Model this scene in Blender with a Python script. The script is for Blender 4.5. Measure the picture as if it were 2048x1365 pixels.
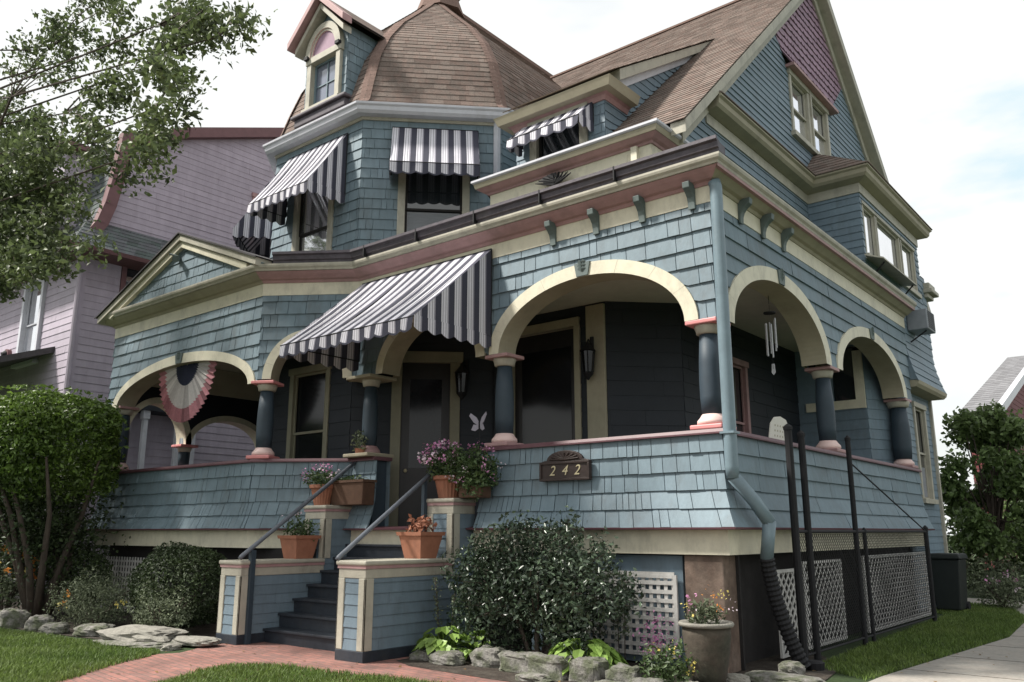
import bpy, math, random
import numpy as np
from mathutils import Vector, noise
S = bpy.context.scene
for o in list(bpy.data.objects): bpy.data.objects.remove(o)
R = math.radians
# ---------------------------------------------------------------- camera, sky, sun, exposure
cam = bpy.data.cameras.new('camera'); camo = bpy.data.objects.new('camera', cam); S.collection.objects.link(camo)
camo.location = (4.44, -9.45, 1.6); camo.rotation_euler = (R(90+12.77), 0, R(39.2))
cam.lens = 29.55; cam.sensor_width = 36; cam.clip_end = 900; S.camera = camo
SUN_EL, SUN_AZ = 50, 228      # azimuth: direction the sun stands in, degrees clockwise from +Y
w = bpy.data.worlds.new("World"); S.world = w; w.use_nodes = True
nt = w.node_tree; N = nt.nodes; Lk = nt.links; N.clear()
out = N.new('ShaderNodeOutputWorld'); bg = N.new('ShaderNodeBackground'); bg.inputs[1].default_value = .12
sky = N.new('ShaderNodeTexSky'); sky.sky_type = 'NISHITA'; sky.sun_disc = False
sky.sun_elevation = R(SUN_EL); sky.sun_rotation = R(SUN_AZ); sky.air_density = 1.2; sky.dust_density = 3
tc = N.new('ShaderNodeTexCoord'); mp = N.new('ShaderNodeMapping'); mp.inputs['Scale'].default_value = (1, 1, 2.4)
mp.inputs['Location'].default_value = (.35, .2, 0)
nz = N.new('ShaderNodeTexNoise'); nz.inputs['Scale'].default_value = 1.6; nz.inputs['Detail'].default_value = 6
rp = N.new('ShaderNodeValToRGB'); rp.color_ramp.elements[0].position = .34; rp.color_ramp.elements[1].position = .45; rp.color_ramp.elements[0].color = (.45, .45, .45, 1)
mx = N.new('ShaderNodeMix'); mx.data_type = 'RGBA'; mx.inputs['B'].default_value = (4.75, 4.85, 4.8, 1)
Lk.new(tc.outputs['Generated'], mp.inputs[0]); Lk.new(mp.outputs[0], nz.inputs['Vector']); Lk.new(nz.outputs[0], rp.inputs[0])
Lk.new(rp.outputs[0], mx.inputs['Factor']); Lk.new(sky.outputs[0], mx.inputs['A']); Lk.new(mx.outputs['Result'], bg.inputs[0])
# a thin pale blue break in the overcast, low in the sky to the right
nrm = N.new('ShaderNodeVectorMath'); nrm.operation = 'NORMALIZE'; Lk.new(tc.outputs['Generated'], nrm.inputs[0])
ds = N.new('ShaderNodeVectorMath'); ds.operation = 'DISTANCE'; ds.inputs[1].default_value = (-0.104, 0.927, 0.362); Lk.new(nrm.outputs[0], ds.inputs[0])
n2 = N.new('ShaderNodeTexNoise'); n2.inputs['Scale'].default_value = 9; n2.inputs['Detail'].default_value = 5; m2 = N.new('ShaderNodeMapping'); m2.inputs['Scale'].default_value = (1, 1, 3); Lk.new(nrm.outputs[0], m2.inputs[0]); Lk.new(m2.outputs[0], n2.inputs['Vector'])
sm = N.new('ShaderNodeMath'); sm.operation = 'MULTIPLY_ADD'; sm.inputs[1].default_value = .28; Lk.new(n2.outputs[0], sm.inputs[0]); Lk.new(ds.outputs['Value'], sm.inputs[2])
mr0 = N.new('ShaderNodeMapRange'); mr0.inputs[1].default_value = .155; mr0.inputs[2].default_value = .225; mr0.inputs[3].default_value = 1; mr0.inputs[4].default_value = 0; Lk.new(sm.outputs[0], mr0.inputs[0])
mx2 = N.new('ShaderNodeMix'); mx2.data_type = 'RGBA'; mx2.inputs['B'].default_value = (3.45, 4.25, 4.6, 1); Lk.new(mr0.outputs[0], mx2.inputs['Factor']); Lk.new(mx.outputs['Result'], mx2.inputs['A']); Lk.new(mx2.outputs['Result'], bg.inputs[0])
Lk.new(bg.outputs[0], out.inputs[0])
sl = bpy.data.lights.new('sun', 'SUN'); sl.energy = 4.2; sl.angle = R(7); sl.color = (1, .95, .87)
so = bpy.data.objects.new('sun', sl); S.collection.objects.link(so)
sd = Vector((math.sin(R(SUN_AZ))*math.cos(R(SUN_EL)), math.cos(R(SUN_AZ))*math.cos(R(SUN_EL)), math.sin(R(SUN_EL))))
so.rotation_euler = sd.to_track_quat('Z', 'Y').to_euler(); so.location = (-10, -10, 30)
S.view_settings.view_transform = 'Standard'; S.view_settings.look = 'None'; S.view_settings.exposure = .84; S.view_settings.gamma = 1
rnd = random.Random(7); rs = np.random.RandomState(5)
PI = math.pi
# ---------------------------------------------------------------- materials
def mat(name, col, rough=.6, var=.12, nscale=6, stretch=(1, 1, 1), bump=.15, island=0, spec=.4, metal=0, col2=None, dirt=0, coord='Object', transl=0):
    m = bpy.data.materials.new(name); m.use_nodes = True; n = m.node_tree.nodes; l = m.node_tree.links
    b = n['Principled BSDF']; b.inputs['Roughness'].default_value = rough; b.inputs['Specular IOR Level'].default_value = spec
    b.inputs['Metallic'].default_value = metal
    t = n.new('ShaderNodeTexCoord'); mpn = n.new('ShaderNodeMapping'); mpn.inputs['Scale'].default_value = stretch
    l.new(t.outputs[coord], mpn.inputs[0])
    z = n.new('ShaderNodeTexNoise'); z.inputs['Scale'].default_value = nscale; z.inputs['Detail'].default_value = 7; z.inputs['Roughness'].default_value = .65
    l.new(mpn.outputs[0], z.inputs['Vector'])
    mr = n.new('ShaderNodeMapRange'); mr.inputs[1].default_value = .3; mr.inputs[2].default_value = .7
    mr.inputs[3].default_value = 1-var; mr.inputs[4].default_value = 1+var
    l.new(z.outputs[0], mr.inputs[0]); fac = mr.outputs[0]
    if island:
        g = n.new('ShaderNodeNewGeometry'); mi = n.new('ShaderNodeMapRange'); mi.inputs[3].default_value = 1-island; mi.inputs[4].default_value = 1+island
        l.new(g.outputs['Random Per Island'], mi.inputs[0]); mm = n.new('ShaderNodeMath'); mm.operation = 'MULTIPLY'
        l.new(fac, mm.inputs[0]); l.new(mi.outputs[0], mm.inputs[1]); fac = mm.outputs[0]
    src = None
    if col2:
        mc = n.new('ShaderNodeMix'); mc.data_type = 'RGBA'; mc.inputs['A'].default_value = (*col, 1); mc.inputs['B'].default_value = (*col2, 1)
        z2 = n.new('ShaderNodeTexNoise'); z2.inputs['Scale'].default_value = nscale*.23; z2.inputs['Detail'].default_value = 5
        l.new(t.outputs[coord], z2.inputs['Vector']); r2 = n.new('ShaderNodeMapRange'); r2.inputs[1].default_value = .4; r2.inputs[2].default_value = .62
        l.new(z2.outputs[0], r2.inputs[0])
        if island:
            ad = n.new('ShaderNodeMath'); ad.operation = 'MULTIPLY_ADD'; ad.inputs[1].default_value = .5; ad.use_clamp = True
            l.new(g.outputs['Random Per Island'], ad.inputs[0]); l.new(r2.outputs[0], ad.inputs[2])
            sb = n.new('ShaderNodeMath'); sb.operation = 'MULTIPLY'; sb.inputs[1].default_value = .66; l.new(ad.outputs[0], sb.inputs[0]); l.new(sb.outputs[0], mc.inputs['Factor'])
        else: l.new(r2.outputs[0], mc.inputs['Factor'])
        src = mc.outputs['Result']
    v = n.new('ShaderNodeVectorMath'); v.operation = 'SCALE'
    if src: l.new(src, v.inputs[0])
    else: v.inputs[0].default_value = col
    l.new(fac, v.inputs['Scale']); cur = v.outputs[0]
    if dirt:   # blotchy weathering with its own shape
        z3 = n.new('ShaderNodeTexNoise'); z3.inputs['Scale'].default_value = 1.7; z3.inputs['Detail'].default_value = 9; z3.inputs['Roughness'].default_value = .75
        m3 = n.new('ShaderNodeMapping'); m3.inputs['Scale'].default_value = (1.5, 1.5, .7); l.new(t.outputs[coord], m3.inputs[0]); l.new(m3.outputs[0], z3.inputs['Vector'])
        r3 = n.new('ShaderNodeMapRange'); r3.inputs[1].default_value = .5; r3.inputs[2].default_value = .75; r3.inputs[4].default_value = dirt; l.new(z3.outputs[0], r3.inputs[0])
        md = n.new('ShaderNodeMix'); md.data_type = 'RGBA'; md.inputs['B'].default_value = (.09, .085, .075, 1)
        l.new(r3.outputs[0], md.inputs['Factor']); l.new(cur, md.inputs['A']); cur = md.outputs['Result']
    l.new(cur, b.inputs['Base Color'])
    if transl: b.inputs['Transmission Weight'].default_value = 0; b.inputs['Subsurface Weight'].default_value = 0
    if bump:
        bp = n.new('ShaderNodeBump'); bp.inputs['Strength'].default_value = bump; bp.inputs['Distance'].default_value = .02
        l.new(z.outputs[0], bp.inputs['Height']); l.new(bp.outputs[0], b.inputs['Normal'])
    return m
def leafmat(name, col, col2, rough=.5, isl=.45, tr=.25):
    m = mat(name, col, rough, .2, 2, island=isl, col2=col2, bump=0, spec=.45); n = m.node_tree.nodes; l = m.node_tree.links
    b = n['Principled BSDF']; o = n['Material Output']; t = n.new('ShaderNodeBsdfTranslucent'); ms = n.new('ShaderNodeMixShader'); ms.inputs[0].default_value = tr
    c = b.inputs['Base Color'].links[0].from_socket; l.new(c, t.inputs[0]); l.new(b.outputs[0], ms.inputs[1]); l.new(t.outputs[0], ms.inputs[2]); l.new(ms.outputs[0], o.inputs[0])
    return m
M = {}
M['blue'] = mat('blue_grey_shingle_paint', (.148, .203, .238), .62, .12, 9, (1, 1, .25), .35, .09, dirt=.45)
M['bluec'] = mat('blue_clapboard_paint', (.150, .205, .250), .6, .12, 7, (1, 1, .3), .3, .08, dirt=.35)
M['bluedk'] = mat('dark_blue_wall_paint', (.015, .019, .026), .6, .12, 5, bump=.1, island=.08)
M['cream'] = mat('cream_trim_paint', (.62, .585, .46), .55, .08, 5, bump=.2, dirt=.42)
M['creamg'] = mat('greyed_cream_trim_paint', (.40, .38, .315), .6, .1, 6, bump=.15, dirt=.5)
M['soffit'] = mat('tan_soffit_paint', (.33, .30, .22), .7, .1, 3, bump=.05, dirt=.3)
M['ceil'] = mat('olive_porch_ceiling', (.50, .49, .40), .7, .1, 3, bump=.05)
M['white'] = mat('white_gutter_enamel', (.54, .55, .60), .4, .06, 5, bump=.04, dirt=.25)
M['pinkd'] = mat('dusty_rose_trim', (.37, .225, .225), .6, .12, 6, bump=.1, dirt=.35)
M['pink'] = mat('bright_rose_trim', (.60, .235, .235), .5, .08, 6, bump=.06, dirt=.1)
M['pinkp'] = mat('pale_pink_trim', (.68, .50, .47), .5, .06, 6, bump=.05)
M['burg'] = mat('burgundy_rail_paint', (.105, .045, .055), .5, .15, 6, bump=.1)
M['gutd'] = mat('weathered_purple_gutter', (.075, .065, .08), .55, .3, 8, (1, 1, 1), .3, dirt=.5)
M['navy'] = mat('navy_column_paint', (.030, .047, .064), .6, .1, 6, bump=.05)
M['brack'] = mat('grey_green_bracket', (.10, .13, .125), .6, .12, 6, bump=.1)
M['roof'] = mat('brown_asphalt_shingle', (.195, .142, .122), .95, .2, 30, bump=.5, island=.24, spec=.15, col2=(.155, .135, .12))
M['roofh'] = mat('reddish_hip_cap', (.185, .128, .110), .95, .2, 30, bump=.5, island=.08, spec=.15)
M['mauve'] = mat('mauve_scallop_paint', (.29, .185, .25), .65, .1, 8, bump=.2, island=.12)
M['porchroof'] = mat('dark_roll_roofing', (.07, .065, .07), .9, .2, 8, bump=.3)
M['navyc'] = mat('awning_navy_canvas', (.045, .046, .068), .85, .15, 60, bump=.1)
M['greyc'] = mat('awning_lilac_grey_canvas', (.27, .26, .31), .85, .1, 60, bump=.1)
M['whitec'] = mat('awning_white_canvas', (.62, .61, .66), .85, .08, 60, bump=.1, dirt=.15)
M['blackm'] = mat('black_iron', (.008, .008, .010), .75, .2, 10, bump=.05)
M['pipe'] = mat('blue_grey_pipe_rail', (.13, .145, .17), .38, .15, 12, bump=.05)
M['terra'] = mat('terracotta', (.33, .14, .085), .75, .15, 9, bump=.15, dirt=.25)
M['rust'] = mat('rusty_brown_planter', (.10, .055, .035), .8, .2, 9, bump=.2)
M['stone'] = mat('granite_block', (.21, .20, .185), .9, .35, 34, bump=.9, col2=(.10, .11, .07), dirt=.6)
M['stonel'] = mat('pale_flagstone', (.22, .21, .185), .9, .25, 18, bump=.7, col2=(.24, .23, .2), dirt=.5)
M['pier'] = mat('brown_stucco_pier', (.17, .125, .10), .95, .3, 9, bump=.6, col2=(.10, .07, .055), dirt=.5)
M['potdk'] = mat('shadow_dark_stoneware', (.075, .062, .048), .9, .3, 12, bump=.4, col2=(.04, .042, .03))  # brown stoneware, with the shadow on the bowl darkened into the colour
M['oliv'] = mat('shaded_olive_door_trim', (.20, .19, .135), .6, .1, 5, bump=.1, dirt=.2)  # olive trim, darkened so the porch shade is in its colour
M['lat'] = mat('white_lattice_paint', (.56, .55, .53), .6, .1, 9, bump=.1, dirt=.4)
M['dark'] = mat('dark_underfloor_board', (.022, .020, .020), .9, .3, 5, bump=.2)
M['step'] = mat('dark_blue_step_paint', (.022, .028, .038), .55, .25, 9, bump=.15, dirt=.3)
M['deck'] = mat('grey_deck_paint', (.34, .35, .34), .6, .2, 6, bump=.1)
M['purple'] = mat('mauve_neighbour_clapboard', (.39, .345, .41), .65, .1, 5, (1, 1, .3), .2, .07, dirt=.15)
M['maroon'] = mat('maroon_neighbour_trim', (.155, .078, .084), .6, .12, 6, bump=.1)
M['green'] = mat('green_slate_shingle', (.095, .125, .115), .85, .2, 20, bump=.4, island=.3, col2=(.10, .09, .11))
M['bark'] = mat('grey_bark', (.07, .055, .045), .95, .35, 14, (1, 1, .2), .9)
M['soil'] = mat('dark_mulch', (.035, .026, .02), .98, .5, 25, bump=1., col2=(.06, .05, .04))
M['lawn'] = mat('lawn_soil', (.025, .045, .012), .98, .4, 14, bump=.8)
M['conc'] = mat('concrete_path', (.30, .275, .245), .9, .14, 16, bump=.3, col2=(.28, .265, .24), dirt=.35)
M['downg'] = mat('blue_downspout_paint', (.155, .215, .25), .42, .1, 6, bump=.05, dirt=.2)
M['brownpl'] = mat('dark_carved_plaque', (.035, .022, .019), .55, .25, 12, bump=.3)
M['gold'] = mat('brass_numeral', (.50, .44, .28), .4, .05, 9, bump=0)
M['redh'] = mat('red_clapboard', (.15, .035, .04), .7, .1, 5, bump=.1, island=.06)
M['greyr'] = mat('grey_asphalt_shingle', (.17, .17, .18), .9, .15, 15, bump=.3, island=.15)
M['plastic'] = mat('white_plastic', (.62, .60, .54), .45, .05, 5, bump=.02)
M['acg'] = mat('grey_appliance_enamel', (.22, .24, .27), .45, .1, 8, bump=.05)
M['bin'] = mat('black_bin_plastic', (.014, .018, .017), .5, .15, 8, bump=.05)
M['metalc'] = mat('chime_aluminium', (.42, .43, .45), .5, .05, 8, bump=0, metal=.3)
M['curt'] = mat('pale_window_blind', (.22, .23, .25), .8, .1, 2, (1, 1, 14), .3)
M['wood'] = mat('dark_door_wood', (.018, .016, .018), .4, .2, 8, bump=.1)
M['bric'] = mat('bunting_white_cotton', (.46, .44, .43), .9, .1, 20, bump=.2, island=.32)
M['brir'] = mat('bunting_faded_red_cotton', (.34, .16, .18), .9, .15, 20, bump=.2, island=.5)
M['brib'] = mat('bunting_navy_cotton', (.03, .035, .06), .9, .15, 20, bump=.2)
M['fpink'] = leafmat('pink_petal', (.55, .17, .42), (.75, .45, .62), .6, .3)
M['fwhite'] = leafmat('white_petal', (.8, .72, .76), (.75, .55, .68), .6, .1)
M['fyel'] = leafmat('yellow_petal', (.75, .62, .12), (.8, .7, .3), .6, .2)
M['forg'] = leafmat('orange_petal', (.75, .22, .06), (.7, .4, .1), .6, .3)
M['lholly'] = leafmat('glossy_dark_holly_leaf', (.026, .046, .026), (.075, .105, .065), .3, .6, .1)
M['lhedge'] = leafmat('clipped_hedge_leaf', (.07, .125, .022), (.135, .205, .04), .45, .5, .3)
M['lround'] = leafmat('dark_yew_leaf', (.028, .046, .018), (.045, .07, .02), .6, .4, .15)
M['lgrey'] = leafmat('grey_green_leaf', (.10, .13, .075), (.15, .17, .10), .7, .4, .2)
M['ltree'] = leafmat('grey_green_tree_leaf', (.06, .085, .032), (.115, .15, .06), .5, .5, .35)
M['lhosta'] = leafmat('pale_hosta_leaf', (.20, .34, .06), (.30, .42, .12), .4, .35, .3)
M['lpot'] = leafmat('potted_plant_leaf', (.05, .09, .03), (.08, .12, .04), .5, .4, .2)
M['lmag'] = leafmat('broad_tree_leaf', (.10, .16, .05), (.17, .23, .09), .4, .5, .3)
M['dleaf'] = leafmat('dry_fallen_leaf', (.16, .09, .04), (.25, .18, .07), .8, .5)
M['grass'] = leafmat('grass_blade', (.085, .145, .028), (.15, .205, .05), .6, .45, .3)
def glass(name, col=(.02, .024, .028), rough=.04, sp=1.0):
    m = mat(name, col, rough, .1, 1.5, bump=0, spec=sp); b = m.node_tree.nodes['Principled BSDF']; b.inputs['Coat Weight'].default_value = .6; b.inputs['Coat Roughness'].default_value = .03
    n = m.node_tree.nodes; bp = n.new('ShaderNodeBump'); bp.inputs['Strength'].default_value = .05; bp.inputs['Distance'].default_value = .05
    z = n.new('ShaderNodeTexNoise'); z.inputs['Scale'].default_value = 1.1; m.node_tree.links.new(z.outputs[0], bp.inputs['Height']); m.node_tree.links.new(bp.outputs[0], b.inputs['Normal']); m.node_tree.links.new(bp.outputs[0], b.inputs['Coat Normal'])
    return m
M['glass'] = glass('window_glass'); M['glassb'] = glass('curtained_window_glass', (.16, .18, .24), .08)
M['glassd'] = mat('shaded_porch_glass', (.008, .009, .011), .12, .1, 2, bump=0, spec=.35)
M['glassm'] = glass('sky_reflecting_glass', (.86, .87, .92), .05); M['glassm'].node_tree.nodes['Principled BSDF'].inputs['Metallic'].default_value = .85
def brickmat():
    m = bpy.data.materials.new('red_brick_paving'); m.use_nodes = True; n = m.node_tree.nodes; l = m.node_tree.links; b = n['Principled BSDF']; b.inputs['Roughness'].default_value = .88
    t = n.new('ShaderNodeTexCoord'); mp_ = n.new('ShaderNodeMapping'); mp_.inputs['Rotation'].default_value = (0, 0, R(8)); l.new(t.outputs['Object'], mp_.inputs[0])
    br = n.new('ShaderNodeTexBrick'); br.inputs['Scale'].default_value = 1; br.inputs['Brick Width'].default_value = .205; br.inputs['Row Height'].default_value = .1; br.inputs['Mortar Size'].default_value = .007; br.inputs['Mortar Smooth'].default_value = .4
    br.inputs['Color1'].default_value = (.30, .135, .11, 1); br.inputs['Color2'].default_value = (.21, .11, .095, 1); br.inputs['Mortar'].default_value = (.12, .10, .085, 1)
    nz_ = n.new('ShaderNodeTexNoise'); nz_.inputs['Scale'].default_value = 1.6; nz_.inputs['Detail'].default_value = 10; nz_.inputs['Roughness'].default_value = .75; l.new(t.outputs['Object'], nz_.inputs['Vector'])
    mr = n.new('ShaderNodeMapRange'); mr.inputs[1].default_value = .35; mr.inputs[2].default_value = .68; mr.inputs[3].default_value = .6; mr.inputs[4].default_value = 1.25; l.new(nz_.outputs[0], mr.inputs[0])
    v = n.new('ShaderNodeVectorMath'); v.operation = 'SCALE'; l.new(mp_.outputs[0], br.inputs['Vector']); l.new(br.outputs[0], v.inputs[0]); l.new(mr.outputs[0], v.inputs['Scale']); l.new(v.outputs[0], b.inputs['Base Color'])
    bp = n.new('ShaderNodeBump'); bp.inputs['Strength'].default_value = .6; bp.inputs['Distance'].default_value = .01; bp.invert = True
    l.new(br.outputs['Fac'], bp.inputs['Height']); l.new(bp.outputs[0], b.inputs['Normal'])
    return m
M['brick'] = brickmat()
# ---------------------------------------------------------------- mesh helpers
def V3(*a): return Vector(a)
class MB:
    def __init__(s): s.v = []; s.f = []; s.m = []
    def face(s, pts, mi=0):
        b = len(s.v); s.v += [tuple(p) for p in pts]; s.f.append(tuple(range(b, b+len(pts)))); s.m.append(mi)
    def vf(s, vs, fs, mi=0):
        b = len(s.v); s.v += [tuple(p) for p in vs]
        for f in fs: s.f.append(tuple(i+b for i in f)); s.m.append(mi)
    def box(s, a, b, mi=0):
        x0, y0, z0 = a; x1, y1, z1 = b
        s.vf([(x0,y0,z0),(x1,y0,z0),(x1,y1,z0),(x0,y1,z0),(x0,y0,z1),(x1,y0,z1),(x1,y1,z1),(x0,y1,z1)], [(0,3,2,1),(4,5,6,7),(0,1,5,4),(1,2,6,5),(2,3,7,6),(3,0,4,7)], mi)
    def obox(s, O, U, Vv, W, mi=0):   # oriented box: corner O, edge vectors
        O = Vector(O); c = [O, O+U, O+U+Vv, O+Vv]; s.vf(c+[p+W for p in c], [(0,3,2,1),(4,5,6,7),(0,1,5,4),(1,2,6,5),(2,3,7,6),(3,0,4,7)], mi)
    def prism(s, pts, off, mi=0):
        n = len(pts); off = Vector(off); pts = [Vector(p) for p in pts]
        s.vf(pts+[p+off for p in pts], [tuple(range(n))[::-1], tuple(range(n, 2*n))]+[(i,(i+1)%n,n+(i+1)%n,n+i) for i in range(n)], mi)
    def tube(s, pts, rad, seg=8, mi=0):
        pts = [Vector(p) for p in pts]; rad = rad if isinstance(rad, (list, tuple)) else [rad]*len(pts); b = len(s.v); n = len(pts); up = None
        for i, p in enumerate(pts):
            d = (pts[min(i+1, n-1)]-pts[max(i-1, 0)]).normalized()
            if up is None: up = d.orthogonal().normalized()
            up = (up-d*up.dot(d)).normalized(); w_ = d.cross(up)
            for k in range(seg):
                a = 2*PI*k/seg; s.v.append(tuple(p+(up*math.cos(a)+w_*math.sin(a))*rad[i]))
        for i in range(n-1):
            for k in range(seg):
                s.f.append((b+i*seg+k, b+i*seg+(k+1)%seg, b+(i+1)*seg+(k+1)%seg, b+(i+1)*seg+k)); s.m.append(mi)
        s.f.append(tuple(b+k for k in range(seg))[::-1]); s.m.append(mi); s.f.append(tuple(b+(n-1)*seg+k for k in range(seg))); s.m.append(mi)
    def lathe(s, c, prof, seg=20, mi=0, sx=1, sy=1):
        b = len(s.v); c = Vector(c)
        for r_, z in prof:
            for k in range(seg): a = 2*PI*k/seg; s.v.append((c.x+r_*sx*math.cos(a), c.y+r_*sy*math.sin(a), c.z+z))
        for i in range(len(prof)-1):
            for k in range(seg): s.f.append((b+i*seg+k, b+i*seg+(k+1)%seg, b+(i+1)*seg+(k+1)%seg, b+(i+1)*seg+k)); s.m.append(mi)
        s.f.append(tuple(b+k for k in range(seg))[::-1]); s.m.append(mi); e = b+(len(prof)-1)*seg; s.f.append(tuple(e+k for k in range(seg))); s.m.append(mi)
    def build(s, name, mats, parent=None, smooth=False, bevel=0, label=None):
        if not s.v: return None
        mats = mats if isinstance(mats, (list, tuple)) else [mats]
        used = sorted({i for f in s.f for i in f})
        if len(used) < len(s.v): mpv = {o_: n_ for n_, o_ in enumerate(used)}; s.v = [s.v[i] for i in used]; s.f = [tuple(mpv[i] for i in f) for f in s.f]
        me = bpy.data.meshes.new(name); off = Vector((0, 0, 0)); p = parent
        while p is not None: off += p.location; p = p.parent
        vv = np.array(s.v, dtype=float)-np.array(off)
        me.from_pydata(vv.tolist(), [], s.f)
        for m_ in mats: me.materials.append(M[m_] if isinstance(m_, str) else m_)
        if len(mats) > 1: me.polygons.foreach_set('material_index', s.m)
        if smooth: me.polygons.foreach_set('use_smooth', [True]*len(me.polygons))
        me.update(); o = bpy.data.objects.new(name, me); S.collection.objects.link(o); o.parent = parent
        if bevel:
            bv = o.modifiers.new('bevel', 'BEVEL'); bv.width = bevel; bv.segments = 2; bv.limit_method = 'ANGLE'
        if label: o['label'] = label
        return o
def thing(name, label, cat, loc=(0,0,0), group=None):
    o = bpy.data.objects.new(name, None); S.collection.objects.link(o); o.location = loc; o['label'] = label; o['category'] = cat; o.empty_display_size = .2
    if group: o['group'] = group
    return o
def tag(o, label, cat, group=None, kind=None):
    o['label'] = label; o['category'] = cat
    if group: o['group'] = group
    if kind: o['kind'] = kind
    return o
def struct(o, kind='structure'): o['kind'] = kind; return o
def npmesh(name, verts, quads, m, parent=None, mi=None):
    me = bpy.data.meshes.new(name); nv = len(verts); nq = len(quads); k = quads.shape[1]
    off = np.zeros(3); p = parent
    while p is not None: off += np.array(p.location); p = p.parent
    me.vertices.add(nv); me.vertices.foreach_set('co', (verts-off).astype(np.float32).ravel())
    me.loops.add(nq*k); me.loops.foreach_set('vertex_index', quads.astype(np.int32).ravel())
    me.polygons.add(nq); me.polygons.foreach_set('loop_start', np.arange(0, nq*k, k, dtype=np.int32)); me.polygons.foreach_set('loop_total', np.full(nq, k, dtype=np.int32))
    for q in (m if isinstance(m, (list, tuple)) else [m]): me.materials.append(M[q])
    if mi is not None: me.polygons.foreach_set('material_index', mi.astype(np.int32))
    me.update(calc_edges=True); me.validate(); o = bpy.data.objects.new(name, me); S.collection.objects.link(o); o.parent = parent
    return o
def leafdata(C, size, nrm=None, up=.3, aspect=.5, fold=.25, sizevar=.5):
    """folded leaf quads (two triangles each side of the midrib) at centres C"""
    n = len(C); d = rs.normal(size=(n, 3)); 
    if nrm is not None: d = d*.75+nrm*1.0
    d[:, 2] += up; d /= np.linalg.norm(d, axis=1)[:, None]+1e-9
    a = rs.normal(size=(n, 3)); a -= d*(a*d).sum(1)[:, None]; a /= np.linalg.norm(a, axis=1)[:, None]+1e-9; b = np.cross(d, a)
    s = (size*(1+sizevar*rs.uniform(-1, 1, n)))[:, None]
    p0 = C-a*s*.5; p2 = C+a*s*.5; p1 = C+b*s*aspect*.5+d*s*fold*.5+a*s*.05; p3 = C-b*s*aspect*.5+d*s*fold*.5+a*s*.05
    vs = np.stack([p0, p1, p2, p3], 1).reshape(-1, 3); i = np.arange(n)*4
    return vs, np.concatenate([np.stack([i, i+1, i+2], 1), np.stack([i, i+2, i+3], 1)])
def leaves(name, C, size, m, parent=None, **k):
    vs, q = leafdata(C, size, **k); return npmesh(name, vs, q, m, parent)
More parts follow.
